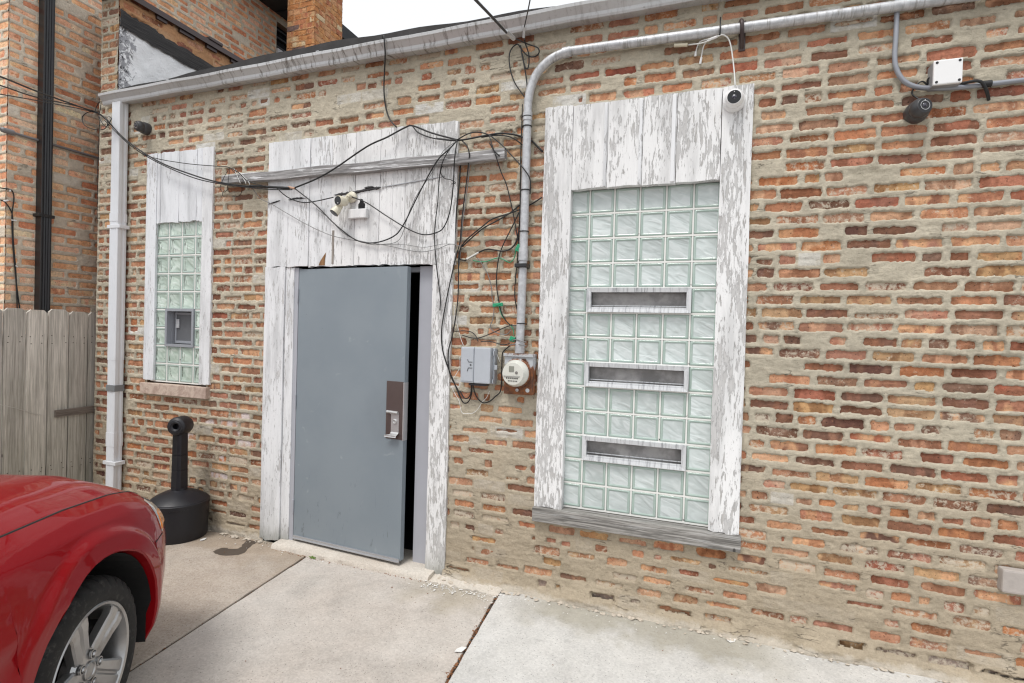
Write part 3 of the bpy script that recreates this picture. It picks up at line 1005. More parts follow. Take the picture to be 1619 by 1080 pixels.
MAT_GROUT = t.bsdf(Base_Color=gc, Roughness=0.85, Normal=t.bump(mk, 0.3, 0.002))


def block_mesh(name, w=0.1425, face=None):
    """pressed-glass block: rounded rim, then a slightly dished face"""
    def ring(h, y, n=4, r=0.008):
        o = []
        for (cx, cz, a0) in ((h - r, h - r, 0), (-h + r, h - r, 90), (-h + r, -h + r, 180), (h - r, -h + r, 270)):
            for k in range(n): 
                a = R_(a0 + 90 * k / (n - 1))
                o.append((cx + r * math.cos(a), y, cz + r * math.sin(a)))
        return o
    h = w / 2
    rings = [ring(h, 0.06, r=0.006), ring(h, 0.006, r=0.006), ring(h - 0.0025, 0.0015), ring(h - 0.006, 0.0), ring(h - 0.0115, 0.0), ring(h - 0.0145, 0.0035, r=0.006), ring(h - 0.016, 0.0040, r=0.006)]
    v = [q for r in rings for q in r]
    n = len(rings[0])
    f, mi = [], []
    for i in range(len(rings) - 1):
        for k in range(n):
            f.append((i * n + k, i * n + (k + 1) % n, (i + 1) * n + (k + 1) % n, (i + 1) * n + k))
            mi.append(0)
    f.append(tuple((len(rings) - 1) * n + k for k in range(n)))
    mi.append(1)
    me = M_(v, f, name)
    me.polygons.foreach_set('material_index', mi)
    me.polygons.foreach_set('use_smooth', [True] * len(f))
    me.materials.append(MAT_GRIM)
    me.materials.append(face)
    me.set_sharp_from_angle(angle=R_(50))
    # outward is -Y
    bm = bmesh.new(); bm.from_mesh(me); bmesh.ops.recalc_face_normals(bm, faces=bm.faces[:]); bm.to_mesh(me); bm.free()
    return me


BW_FACE = block_mesh('glass_block', face=MAT_GFACE)
SW_FACE = block_mesh('glass_block', face=MAT_GFACE2)
MAT_ALU = simple('grey_aluminium', (0.55, 0.56, 0.58), 0.45, metal=0.2, scale=30, var=0.16, bump=0.05)
t = NT('streaked_aluminium')
p = t.pos(); s = t.sep(p)
stk = t.noise(t.comb(t.math('MULTIPLY', s[0], 60.0), s[1], t.math('MULTIPLY', s[2], 6.0)), 1.0, 5, 0.7)
MAT_ALUS = t.bsdf(Base_Color=t.mix(t.ramp(stk, 0.46, 0.70), (0.64, 0.655, 0.67), (0.28, 0.29, 0.31)), Roughness=0.45, Metallic=0.15)
t = NT('insect_screen')
p = t.pos(); s = t.sep(p)
wv = t.math('MULTIPLY', t.math('SINE', t.math('MULTIPLY', s[0], 2200.0)), t.math('SINE', t.math('MULTIPLY', s[2], 2200.0)))
dst = t.noise(p, 9, 4, 0.6)
MAT_SCREEN = t.bsdf(Base_Color=t.scale(t.mix(t.ramp(dst, 0.35, 0.7), (0.22, 0.215, 0.212), (0.40, 0.39, 0.385)), t.ramp(wv, -1, 1, 0.75, 1.1)), Roughness=0.8)
PB = [paint_material('peeling_paint_%d' % i, pl, tint=tn, big=bg) for i, (pl, tn, bg) in enumerate((
    (0.20, (0.76, 0.78, 0.81), 0.6), (0.36, (0.78, 0.79, 0.805), 0.7), (0.385, (0.81, 0.81, 0.81), 0.7), (0.47, (0.81, 0.81, 0.81), 0.75), (0.53, (0.82, 0.82, 0.82), 0.75)))]



def board(x0, x1, z0, z1, y0, y1, mat, parent, rng, name='board', ragged=0.004, slant=(0, 0)):
    """one plank, ends slightly ragged, arrises worn"""
    n = 7
    v = []
    top = [z1 + slant[1] * (i / (n - 1)) + rng.normal() * ragged * 0.5 for i in range(n)]
    bot = [z0 + slant[0] * (i / (n - 1)) + rng.normal() * ragged for i in range(n)]
    m = 9
    b = 0.005
    for j in range(m):
        for i in range(n):
            u = i / (n - 1)
            x = x0 + (x1 - x0) * u + (rng.normal() * 0.0012 if i in (0, n - 1) else 0)
            z = bot[i] + (top[i] - bot[i]) * j / (m - 1)
            v.append((x, y0 + (b if i in (0, n - 1) else 0) + rng.normal() * 0.0004, z))
    f = []
    for j in range(m - 1):
        for i in range(n - 1):
            a = j * n + i
            f.append((a, a + 1, a + n + 1, a + n))
    ring = [i for i in range(n)] + [j * n + n - 1 for j in range(1, m)] + [(m - 1) * n + i for i in range(n - 2, -1, -1)] + [j * n for j in range(m - 2, 0, -1)]
    k0 = len(v)
    for i in ring: v.append((v[i][0], y1, v[i][2]))
    q = len(ring)
    for k in range(q): f.append((ring[(k + 1) % q], ring[k], k0 + k, k0 + (k + 1) % q))
    f.append(tuple(range(k0, k0 + q)))
    return MB().add(v, f).build(name, mat, parent)


rb = np.random.default_rng(21)


def part_empty(name, loc, parent):
    e = empty(name, loc, parent=parent)
    e.matrix_parent_inverse = wmat(parent).inverted()
    return e


# ---- big window
bw = part_empty('window', (-0.40, 0, 0.53), bld)
bw['label'] = 'tall wide glass block window with three vents and peeling white boards'
GX0, GZ0, GP, GY = -0.872, 0.582, 0.1524, 0.028
vents = {4: 0, 7: 1, 10: 2}
BLK = []
for r_ in range(13):
    for c_ in range(6):
        if r_ in vents and 1 <= c_ <= 4: continue
        o = bpy.data.objects.new('glass_block', BW_FACE)
        COL.objects.link(o)
        o.location = (GX0 + (c_ + 0.5) * GP, GY, GZ0 + (13 - r_ - 0.5) * GP)
        o.parent = bw
        o.matrix_parent_inverse = wmat(bw).inverted()
gr = MB()
J = 0.0052
for r_ in range(14):
    z = GZ0 + (13 - r_) * GP
    gr.box((GX0 - 0.03, GY + 0.0008, z - J), (GX0 + 6 * GP + 0.03, GY + 0.05, z + J))
    for c_ in range(7):
        if r_ < 13 and not (r_ in vents and 2 <= c_ <= 4):
            x = GX0 + c_ * GP
            gr.box((x - J * .9, GY + 0.0014, z - GP + J), (x + J * .9, GY + 0.05, z - J))
gr.build('grout', MAT_GROUT, bw)


def vent(x0, x1, z0, z1, y, parent, screen_y, torn=False):
    fr = MB()
    w = 0.026
    yo, yi = y - 0.022, y + 0.02
    # four mitred members
    for (a, b) in ((((x0, z1), (x1, z1)), ((x0 + w, z1 - w), (x1 - w, z1 - w))), (((x0, z0), (x1, z0)), ((x0 + w, z0 + w * .8), (x1 - w, z0 + w * .8))),
                   (((x0, z0), (x0, z1)), ((x0 + w, z0 + w * .8), (x0 + w, z1 - w))), (((x1, z0), (x1, z1)), ((x1 - w, z0 + w * .8), (x1 - w, z1 - w)))):
        (p0, p1), (q0, q1) = a, b
        v = [(p0[0], yo, p0[1]), (p1[0], yo, p1[1]), (q1[0], yo + 0.004, q1[1]), (q0[0], yo + 0.004, q0[1])]
        v += [(p[0], yi, p[2]) for p in v]
        fr.add(v, [(0, 1, 2, 3), (7, 6, 5, 4), (0, 4, 5, 1), (1, 5, 6, 2), (2, 6, 7, 3), (3, 7, 4, 0)])
    fr.build('vent_frame', MAT_ALUS, parent)
    v, f = [], []
    for j in range(5):
        for i in range(13):
            u, q = i / 12, j / 4
            bul = 0.006 * math.sin(u * 9 + j) + (0.02 * max(0, u - 0.65) * q if torn else 0)
            v.append((x0 + w + (x1 - x0 - 2 * w) * u, screen_y + bul, z0 + w * .8 + (z1 - z0 - w * 1.8) * q))
    for j in range(4):
        for i in range(12):
            a = j * 13 + i
            f.append((a, a + 1, a + 14, a + 13))
    MB().add(v, f).build('vent_screen', MAT_SCREEN, parent, smooth=True)
    MB().box((x0 + 0.01, y + 0.11, z0 + 0.01), (x1 - 0.01, y + 0.12, z1 - 0.01)).build('vent_back', MAT_DARK, parent)
    MB().box((x0 + w, y - 0.012, z0 + w * .8), (x1 - w, y + 0.004, z0 + w * .8 + 0.010), 0.002).build('sash_rail', MAT_ALUS, parent)
    MB().box((x0 + w, screen_y - 0.008, z0 + w * .8 + 0.016), (x1 - w, screen_y - 0.002, z0 + w * .8 + 0.022), 0.001).build('sash_rail', MAT_ALUS, parent)


for r_, i in vents.items():
    zt = GZ0 + (13 - r_) * GP
    vent(GX0 + GP + 0.001, GX0 + 5 * GP + 0.004, zt - GP + 0.004, zt - 0.001, GY - 0.004, bw, GY + 0.026, torn=(i == 2))
BY0, BY1 = -0.030, 0.012
board(-1.010, -0.830, 0.574, 3.074, BY0, 0.028, PB[2], bw, rb, slant=(0, 0.0))
hb = [-0.829, -0.612, -0.405, -0.213, 0.0255]
for i, (a, b) in enumerate(zip(hb[:-1], hb[1:])):
    board(a + 0.0014, b - 0.0014, 2.555 + rb.normal() * 0.002, 3.070 - i * 0.0012 + rb.normal() * 0.0015, BY0 + 0.002 - 0.004 * (i == 3), 0.018, PB[2], bw, rb, ragged=0.002)
for x in hb[1:4]: MB().box((x - (0.030 if x == hb[3] else 0.022), BY0 - 0.0035, 2.56), (x - (0.008 if x == hb[3] else 0.005), BY0 + 0.012, 3.06), 0.0025).build('bead', PB[1], bw)
board(0.026, 0.186, 0.575, 3.066, BY0 - 0.006, 0.028, PB[4], bw, rb)
MAT_SILLW = wood_material('weathered_sill', (0.11, 0.105, 0.098), (0.34, 0.325, 0.305), 'x', 120, white=0.2)
sl = MB().box((-1.012, -0.055, 0.484), (0.198, 0.06, 0.572), 0.006)
sl.build('sill', MAT_SILLW, bw)

# ---- narrow window
sw = part_empty('window', (-4.2, 0, 1.1), bld)
sw['label'] = 'narrow glass block window with a small grey dryer vent'
SX0, SZ0, SGY = -4.462, 1.168, 0.000
for r_ in range(9):
    for c_ in range(4):
        if r_ in (5, 6) and c_ in (1, 2): continue
        o = bpy.data.objects.new('glass_block', SW_FACE)
        COL.objects.link(o)
        o.location = (SX0 + (c_ + 0.5) * GP, SGY, SZ0 + (9 - r_ - 0.5) * GP)
        o.parent = sw
        o.matrix_parent_inverse = wmat(sw).inverted()
gr = MB()
for r_ in range(10):
    z = SZ0 + (9 - r_) * GP
    for (a, b) in (((-.04, GP), (3 * GP, 4 * GP + .01)) if r_ == 6 else ((-.04, 4 * GP + .01),)):
        gr.box((SX0 + a, SGY + 0.0008, z - J), (SX0 + b, SGY + 0.05, z + J))
    for c_ in range(5):
        if r_ < 9 and not (r_ in (5, 6) and c_ == 2):
            x = SX0 + c_ * GP
            gr.box((x - J * .9, SGY + 0.0014, z - GP + J), (x + J * .9, SGY + 0.05, z - J))
gr.build('grout', MAT_GROUT, sw)
MAT_GREYP = simple('grey_painted_metal', (0.30, 0.315, 0.345), 0.5, scale=20, var=0.15, bump=0.05)
va, vb, vz0, vz1 = SX0 + GP - 0.012, SX0 + 3 * GP + 0.010, SZ0 + 2 * GP - 0.005, SZ0 + 4 * GP + 0.010
vf = MB()
w = 0.022
for (a, b) in (((va, vz1 - w), (vb, vz1)), ((va, vz0), (vb, vz0 + w)), ((va, vz0 + w), (va + w, vz1 - w)), ((vb - w, vz0 + w), (vb, vz1 - w))):
    vf.box((a[0], SGY - 0.014, a[1]), (b[0], SGY + 0.03, b[1]))
vf.box((va + w, SGY + 0.12, vz0 + w), (vb - w, SGY + 0.125, vz1 - w))
w2 = 0.012
for (a, b) in (((va + w, vz0 + w), (va + w + 0.005, vz1 - w)), ((vb - w - 0.005, vz0 + w), (vb - w, vz1 - w))): vf.box((a[0], SGY + 0.03, a[1]), (b[0], SGY + 0.12, b[1]))
vf.build('vent_frame', MAT_GREYP, sw)
lv = MB()
i0, i1, j0, j1 = va + w + 0.014, vb - w - 0.006, vz0 + w + 0.006, vz1 - w - 0.008
for (a, b) in (((i0, j1 - .018), (i1, j1)), ((i0, j0), (i1, j0 + .022)), ((i0, j0 + .022), (i0 + .018, j1 - .018)), ((i1 - .014, j0 + .022), (i1, j1 - .018))):
    lv.box((a[0], SGY + 0.05, a[1]), (b[0], SGY + 0.065, b[1]))
lv.build('vent_hood', MAT_GREYP, sw)
MB().box((i0 + .018, SGY + 0.056, j0 + .022), (i1 - .014, SGY + 0.060, j1 - .018)).build('vent_flap', simple('dull_flap', (0.12, 0.125, 0.135), 0.5, scale=10, var=0.4), sw)
MB().box((i0 + .018, SGY + 0.044, j0 + .13), (i0 + .052, SGY + 0.0555, j0 + .205), 0.003).build('latch', MAT_ALU, sw)
SY = -0.026
board(-4.563, -4.442, 1.176, 3.10, SY, -0.001, PB[0], sw, rb)
for i, (a, b) in enumerate(((-4.439, -4.398), (-4.394, -4.184), (-4.180, -3.984), (-3.980, -3.915))):
    board(a, b, 2.508 + rb.normal() * .003, 3.094 + rb.normal() * 0.004, SY + 0.003, -0.001, PB[0], sw, rb)
board(-3.912, -3.799, 1.172, 3.097, SY - 0.002, -0.001, PB[1], sw, rb)
t = NT('pale_sandstone')
p = t.pos()
ve = t.noise(t.vmath('ADD', t.vmath('SCALE', p, 1.0), (0, 0, 0)), 11, 4, 0.6, 2.2)
MAT_STONE = t.bsdf(Base_Color=t.scale(t.mix(t.ramp(ve, 0.35, 0.65), srgb(196, 178, 164), srgb(168, 146, 134)), t.math('ADD', 0.8, t.math('MULTIPLY', t.noise(p, 120, 3, 0.6), 0.4))), Roughness=0.9, Normal=t.bump(t.noise(p, 90, 4, 0.6), 0.3, 0.003))
MB().box((-4.568, -0.045, 1.058), (-3.806, 0.06, 1.150), 0.004).build('sill', MAT_STONE, sw)
# ---- stone block at the far right
MAT_STONE2 = simple('grey_weathered_stone', srgb(172, 164, 158), 0.9, scale=50, var=0.35, bump=0.4)
MB().box((1.348, -0.05, 0.488), (2.15, 0.06, 0.600), 0.010).build('stone_sill', MAT_STONE2, bld)

# ================================================================== doorway
dw = part_empty('door_surround', (-2.42, 0, 0), bld)
DY = -0.026
board(-3.228, -3.030, 2.118, 3.070, DY, 0.02, PB[1], dw, rb, slant=(0, .0))
ex = [-3.0285, -2.830, -2.630, -2.424, -2.218, -2.010, -1.800]
for i, (a, b) in enumerate(zip(ex[:-1], ex[1:])):
    board(a + 0.0015, b - 0.0015, 2.118 + rb.normal() * 0.003, 3.069 + rb.normal() * 0.003, DY + 0.002 + rb.normal() * 0.0015, 0.018, PB[(1, 1, 2, 2, 2, 3)[i]], dw, rb, ragged=0.003)
for x in (-2.527, -2.315, -2.110): MB().box((x - 0.003, DY - 0.001, 2.13), (x + 0.003, DY + 0.006, 2.72)).build('bead', PB[2], dw)
board(-1.798, -1.612, 2.112, 3.064, DY, 0.02, PB[2], dw, rb)
board(-3.236, -3.048, 0.018, 2.116, DY - 0.002, 0.02, PB[1], dw, rb, ragged=0.008, name='jamb_board')
board(-3.043, -2.965, 0.030, 2.110, DY + 0.010, 0.10, PB[1], dw, rb, ragged=0.008, name='jamb_board')
board(-1.776, -1.628, 0.010, 2.110, DY - 0.002, 0.10, PB[3], dw, rb, ragged=0.010, name='jamb_board')
t = NT('grey_door_paint')
p = t.pos(); s = t.sep(p)
sc1 = t.noise(t.comb(t.math('MULTIPLY', s[0], 30.0), s[1], t.math('MULTIPLY', s[2], 5.0)), 1.0, 5, 0.7, 1.0)
lowm = t.ramp(s[2], 0.25, 0.75, 0.5, 0.0)
c = t.mix(t.ramp(t.noise(p, 2.2, 4, 0.55), 0.3, 0.7), (0.212, 0.250, 0.282), (0.236, 0.274, 0.305))
c = t.mix(t.math('MULTIPLY', t.ramp(sc1, 0.62, 0.66), lowm), c, (0.09, 0.10, 0.11))
hg = t.ramp(t.math('SQRT', t.math('ADD', t.math('POWER', t.math('ADD', s[0], 2.02), 2.0), t.math('POWER', t.math('SUBTRACT', s[2], 1.05), 2.0))), 0.08, 0.34, 0.30, 0.0)
c = t.mix(t.math('MULTIPLY', hg, t.noise(p, 9, 5, 0.7)), c, (0.10, 0.105, 0.105))
c = t.mix(t.ramp(t.vor(p, 7.0), 0.012, 0.022, 0.7, 0.0), c, (0.08, 0.08, 0.085))
c = t.mix(t.ramp(t.noise(p, 4.5, 5, 0.65, 0.8), 0.64, 0.74, 0, 0.22), c, (0.55, 0.58, 0.60))
MAT_DOOR = t.bsdf(Base_Color=c, Roughness=t.ramp(t.noise(p, 3, 3, 0.5), 0.3, 0.7, 0.38, 0.5), Normal=t.bump(t.noise(p, 7, 3, 0.5), 0.06, 0.01))
MAT_FRAME = simple('grey_frame_paint', (0.40, 0.41, 0.45), 0.45, scale=8, var=0.14, bump=0.03)
fr = MB()
fr.box((-2.965, -0.006, 0.035), (-2.928, 0.14, 2.108), 0.002)
fr.box((-1.905, 0.030, 0.035), (-1.778, 0.14, 2.108), 0.002)
fr.box((-2.926, 0.075, 2.075), (-1.907, 0.14, 2.108))
fr.build('door_frame', MAT_FRAME, dw)
# slab swings out a little on its left edge
door = empty('door', (-2.925, -0.004, 0.0), (0, 0, R_(-3.2)), parent=bld)
door.matrix_parent_inverse = wmat(bld).inverted()
local(door)
DWD = 0.974
slab = MB().box((0.0, 0.0, 0.066), (DWD, 0.045, 2.098), 0.0025)
slab.build('slab', MAT_DOOR, door)
swp = MB().box((0.005, -0.010, 0.054), (DWD - 0.004, 0.0, 0.084), 0.003)
swp.tube([(0.005, -0.009, 0.062), (DWD - 0.004, -0.009, 0.062)], 0.007, 8)
swp.build('door_sweep', simple('brushed_sweep', (0.45, 0.46, 0.48), 0.35, metal=0.6, scale=60), door)
for z in (0.3, 1.1, 1.9):
    MB().tube([(-0.004, -0.006, z - .05), (-0.004, -0.006, z + .05)], 0.007, 10).build('hinge', MAT_FRAME, door)
MAT_PLATE = simple('brown_steel_plate', (0.145, 0.112, 0.105), 0.35, metal=0.65, scale=15, var=0.2, bump=0.02)
MAT_STEEL = simple('dull_steel', (0.55, 0.55, 0.55), 0.35, metal=0.7, scale=30, var=0.15, bump=0.02)
px0, px1 = DWD - 0.145, DWD - 0.006
pl = MB().box((px0, -0.003, 0.905), (px1, 0.0, 1.305), 0.001).build('push_plate', MAT_PLATE, door)
MB().box((DWD - 0.006, -0.0035, 0.90), (DWD + 0.0015, 0.044, 1.30)).build('edge_guard', MAT_STEEL, door)
hd = MB()
hx0, hx1 = px0 + 0.045, px1 - 0.03
for i in range(1):
    # pressed pull: flat plate with rolled lips at the top and bottom
    prof_ = [(-0.004, 1.07), (-0.004, 0.955), (-0.010, 0.945), (-0.022, 0.940), (-0.034, 0.933), (-0.038, 0.922), (-0.036, 0.920), (-0.030, 0.931), (-0.018, 0.936)]
    vv, ff = [], []
    for (y, z) in prof_[:6]:
        vv += [(hx0 - (0.03 if z < 0.935 else 0), y, z), (hx1, y, z)]
    ff = [(2 * k, 2 * k + 1, 2 * k + 3, 2 * k + 2) for k in range(5)]
    hd.add(vv, ff)
    hd.box((hx0, -0.005, 0.955), (hx1, -0.003, 1.09))
    hd.box((hx0 - 0.033, -0.036, 0.920), (hx1 - 0.004, -0.033, 0.9345), 0.001)
    hd.tube([(hx0 - 0.03, -0.014, 1.094), (hx1 - 0.004, -0.014, 1.090)], 0.010, 10)
    hd.box((hx0 - 0.002, -0.014, 1.078), (hx1, -0.003, 1.092), 0.002)
hd.build('pull_handle', MAT_STEEL, door)
MB().lathe([(0.0, -0.002), (0.017, -0.002), (0.017, 0.005), (0.013, 0.007), (0.009, 0.006), (0.007, 0.003), (0.0, 0.003)], 20, axis(((hx0 + hx1) / 2, -0.006, 1.028), (0, -1, 0))).build('lock_cylinder', MAT_STEEL, door, smooth=True, sharp=40)
MAT_CONC_T = concrete_material('threshold_concrete', srgb(206, 200, 190), srgb(176, 158, 140), 0.5, 0.3)
th = []
nx = 26
v, f = [], []
for i in range(nx):
    x = -3.03 + (1.33) * i / (nx - 1)
    for (y, z) in ((-0.125 + rb.normal() * 0.006, -0.02), (-0.118 + rb.normal() * 0.006, 0.022 + rb.normal() * 0.003), (-0.100, 0.034 + rb.normal() * .002), (0.02, 0.040), (0.20, 0.040)):
        v.append((x, y, z))
for i in range(nx - 1):
    for k in range(4): f.append((i * 5 + k, (i + 1) * 5 + k, (i + 1) * 5 + k + 1, i * 5 + k + 1))
f += [tuple(range(4, -1, -1)), tuple((nx - 1) * 5 + k for k in range(5))]
MB().add(v, f).build('threshold', MAT_CONC_T, dw, smooth=True, sharp=60)

# ================================================================== the neighbouring building
nb = empty('brick_building', (-7.0, 1.5, 0))
tag(nb, 'tall pale orange brick building at the left with a black downspout', 'building')
rng = np.random.default_rng(8)
NWIN = (2.335, 3.05, 5.24, 5.70)
nw = Wall((-5.5, 0, 0), (0, 1, 0), (1, 0, 0))
rects = courses(-0.53, 3.4, 1.35, 5.80, 0.0775, 1.30, 0.058, 0.215, 0.017, rng, hl=0.10, holes=[NWIN])
build_wall(nw, rects, (MAT_TANM, MAT_TANB), nb, (-0.53, 3.4, 1.3, 5.80), 0.0085, [NWIN], pal_tan, rng, 300, joint=0.002, rough=0.6, inset=0.0085, patch_p=0.02)
nf = Wall((0, -0.53, 0), (1, 0, 0), (0, -1, 0))
rects = courses(-6.4, -5.5, 1.35, 5.80, 0.0775, 1.30, 0.058, 0.215, 0.017, rng, hl=0.10)
build_wall(nf, rects, (MAT_TANM, MAT_TANB), nb, (-6.4, -5.5, 1.3, 5.80), 0.010, [], pal_tan, rng, 25, joint=0.002, rough=0.6, inset=0.0085, patch_p=0.0)
c = MB()
c.box((-8.5, -0.50, 0), (-5.53, 2.335, 5.78)).box((-8.5, 3.05, 0), (-5.53, 7.5, 5.78)).box((-8.5, 2.335, 0), (-5.53, 3.05, 5.24)).box((-8.5, 2.335, 5.70), (-5.53, 3.05, 5.78))
c.box((-8.5, -0.525, 0), (-5.505, 3.4, 1.29))
c.build('wall_core', MAT_CORE, nb)
MAT_BLACK = simple('black_painted_metal', (0.018, 0.018, 0.020), 0.35, scale=12, var=0.3, bump=0.03)
MAT_SOFF = simple('dark_soffit', (0.016, 0.017, 0.02), 0.6, scale=8, var=0.3)
e = MB()
e.box((-8.6, -0.9, 5.80), (-5.02, 7.6, 5.98))
for i in range(18): e.box((-5.48, -0.85 + i * 0.45, 5.787), (-5.03, -0.82 + i * 0.45, 5.801))
e.build('eave', MAT_SOFF, nb)
wn = part_empty('window', (-5.5, 2.7, 5.24), nb)
MB().box((-5.60, 2.34, 5.30), (-5.58, 3.045, 5.695)).build('pane', simple('dark_pane', (0.012, 0.013, 0.015), 0.1, scale=5), wn)
q = MB()
for z in (5.40, 5.52, 5.62): q.box((-5.579, 2.338, z), (-5.54, 3.045, z + 0.022))
q.box((-5.579, 2.338, 5.302), (-5.53, 2.37, 5.695))
q.build('frame', MAT_SOFF, wn)
MB().box((-5.579, 2.338, 5.242), (-5.47, 3.045, 5.345)).build('sill', simple('pale_sill', (0.62, 0.63, 0.66), 0.6), wn)
d = MB()
pf = [(-5.495, -0.245), (-5.495, -0.325), (-5.42, -0.325)]
for i in range(9): pf.append((-5.417 - (0.007 if i in (2, 4, 6) else 0), -0.322 + 0.074 * i / 8))
pf.append((-5.42, -0.245))
d.prism(pf, 0.0, 5.785)
for z in (2.55, 4.9): d.box((-5.497, -0.345, z), (-5.414, -0.225, z + 0.025))
d.build('downspout', MAT_BLACK, nb)
MAT_GPIPE = simple('dull_grey_pipe', (0.20, 0.195, 0.20), 0.5, scale=30, var=0.2)
pp = MB().tube([(-5.478, -0.70, 3.207), (-5.478, 2.8, 3.207)], 0.011, 10)
pp.tube([(-5.478, -0.585, 3.207), (-5.478, -0.575, 3.207), (-5.478, -0.50, 3.207), (-5.478, -0.49, 3.207)], [0.012, 0.022, 0.022, 0.012], 10)
pp.build('wall_conduit', MAT_GPIPE, nb, smooth=True, sharp=40)

# ================================================================== wooden fence
fence = empty('picket_fence', (-5.25, -1.1, 0))
tag(fence, 'weathered grey wooden privacy fence with clipped picket tops', 'fence')
rng = np.random.default_rng(4)
MAT_FENCE = wood_material('grey_fence_wood', (0.40, 0.37, 0.33), (0.70, 0.655, 0.59), 'z', 95, green=0.32)
MAT_NAIL = simple('rusty_nail', (0.04, 0.028, 0.022), 0.8)
edges = [0.262, 0.108, -0.048, -0.200, -0.358, -0.512, -0.668, -0.822, -0.976, -1.130, -1.285, -1.440, -1.595, -1.75, -1.905, -2.06, -2.215, -2.37, -2.525]
for i, (b, a) in enumerate(zip(edges[:-1], edges[1:])):
    a2, b2 = a + 0.0055, b - 0.0055
    zt = 1.748 + rng.normal() * 0.006
    k = 0.026
    xo = rng.normal() * 0.003
    cup = rng.normal() * 0.003
    poly = [(a2, 0.02), (b2, 0.02), (b2, zt - k), (b2 - k, zt), (a2 + k, zt), (a2, zt - k)]
    v = [(-5.240 + xo + (cup if j in (0, 5) else 0), y, z) for j, (y, z) in enumerate(poly)] + [(-5.258 + xo, y, z) for (y, z) in poly]
    f = [tuple(range(6)), tuple(range(11, 5, -1))] + [(j, 6 + j, 6 + (j + 1) % 6, (j + 1) % 6) for j in range(6)]
    pk = MB().add(v, f)
    for zn in (0.38, 0.42, 1.47, 1.52):
        for yn in (a2 + 0.03, b2 - 0.03):
            pk.lathe([(0.0045, 0), (0.004, 0.0012), (0, 0.0013)], 6, axis((-5.240 + xo + max(cup, 0), yn + rng.normal() * 0.006, zn + rng.normal() * 0.006), (1, 0, 0)), mi=1, caps=False)
    pk.build('picket', [MAT_FENCE, MAT_NAIL], fence)
MAT_RAIL = wood_material('fence_rail_wood', (0.12, 0.10, 0.085), (0.24, 0.20, 0.17), 'y', 120)
for z in (0.35, 1.45): MB().box((-5.305, -2.55, z), (-5.266, 0.27, z + 0.09), 0.004).build('rail', MAT_RAIL, fence)
MB().box((-5.236, -0.305, 0.835), (-5.216, 0.10, 0.895), 0.003, rot=(R_(1.2), 0, 0)).build('batten', MAT_RAIL, fence)
sc_ = MB().tube(spline([(-5.237, -0.70, 0.99), (-5.2365, -0.55, 0.93), (-5.2365, -0.45, 0.88), (-5.237, -0.40, 0.865)], 4), 0.0022, 5)
sc_.build('wire_scrap', simple('pale_wire', (0.5, 0.47, 0.42), 0.6), fence)

# ================================================================== ground
MAT_SOIL = simple('ground_soil', (0.16, 0.145, 0.125), 0.95, scale=30, var=0.4, bump=0.3)
G = 300.0
ground = MB().add([(-G, -G, -0.03), (G, -G, -0.03), (G, G, -0.03), (-G, G, -0.03)], [(0, 1, 2, 3)]).build('ground', MAT_SOIL)
tag(ground, kind='structure')
pave = empty('pavement', (-1.5, -2.0, 0))
tag(pave, kind='structure')
rng = np.random.default_rng(9)
MC = [concrete_material('tan_concrete', srgb(180, 169, 157), srgb(163, 147, 132), 0.7, 0.6, moss=(-5.0, -2.4, -0.30, 0.45, srgb(140, 122, 100))),
      concrete_material('warm_grey_concrete', srgb(194, 188, 181), srgb(180, 168, 157), 0.6, 0.55, moss=(-1.75, -1.2, -0.30, 0.50, srgb(150, 140, 118)), fleck=0.5),
      concrete_material('pale_grey_concrete', srgb(204, 203, 200), srgb(192, 188, 181), 0.4, 0.45, moss=(-0.95, 0.40, -0.27, 0.62, srgb(148, 142, 124)), fleck=0.2)]
j1 = lambda y: -2.697 + (y + 0.129) * -0.1138
j2 = lambda y: -1.213 + (y + 0.054) * 0.0 - (y + 0.054) * 0.1043


def slab_piece(xl, xr, y0, y1, mat, z=0.0, gap=0.006, wob=0.0025):
    """a cast slab with slightly rounded, chipped arrises; xl and xr give the side edges as functions of y"""
    n = 40
    rows = []
    ins = [(0.0, -0.06), (0.0, -0.007), (0.002, -0.002), (0.007, 0.0)]
    L, Rr = [], []
    for i in range(n + 1):
        y = y0 + (y1 - y0) * i / n
        L.append((xl(y) + gap + abs(rng.normal()) * wob, y))
        Rr.append((xr(y) - gap - abs(rng.normal()) * wob, y))
    m = 12
    bot = [(L[0][0] + (Rr[0][0] - L[0][0]) * k / m, y0 + abs(rng.normal()) * wob) for k in range(1, m)]
    top = [(L[-1][0] + (Rr[-1][0] - L[-1][0]) * k / m, y1 - abs(rng.normal()) * wob * 3) for k in range(1, m)]
    loop = L[::-1] + bot + Rr + top[::-1]
    cx, cy = sum(p[0] for p in loop) / len(loop), sum(p[1] for p in loop) / len(loop)
    v, f = [], []
    for (k, dz) in ins:
        for (x, y) in loop:
            dd = math.hypot(x - cx, y - cy)
            v.append((x + (cx - x) / dd * k * 1.2, y + (cy - y) / dd * k * 1.2, z + dz))
    q = len(loop)
    for r in range(len(ins) - 1):
        for k in range(q): f.append((r * q + k, r * q + (k + 1) % q, (r + 1) * q + (k + 1) % q, (r + 1) * q + k))
    f.append(tuple((len(ins) - 1) * q + k for k in range(q)))
    me = M_(v, f, 'concrete_slab')
    bm = bmesh.new(); bm.from_mesh(me); bmesh.ops.recalc_face_normals(bm, faces=bm.faces[:]); bm.to_mesh(me); bm.free()
    obj('concrete_slab', me, mat, pave)


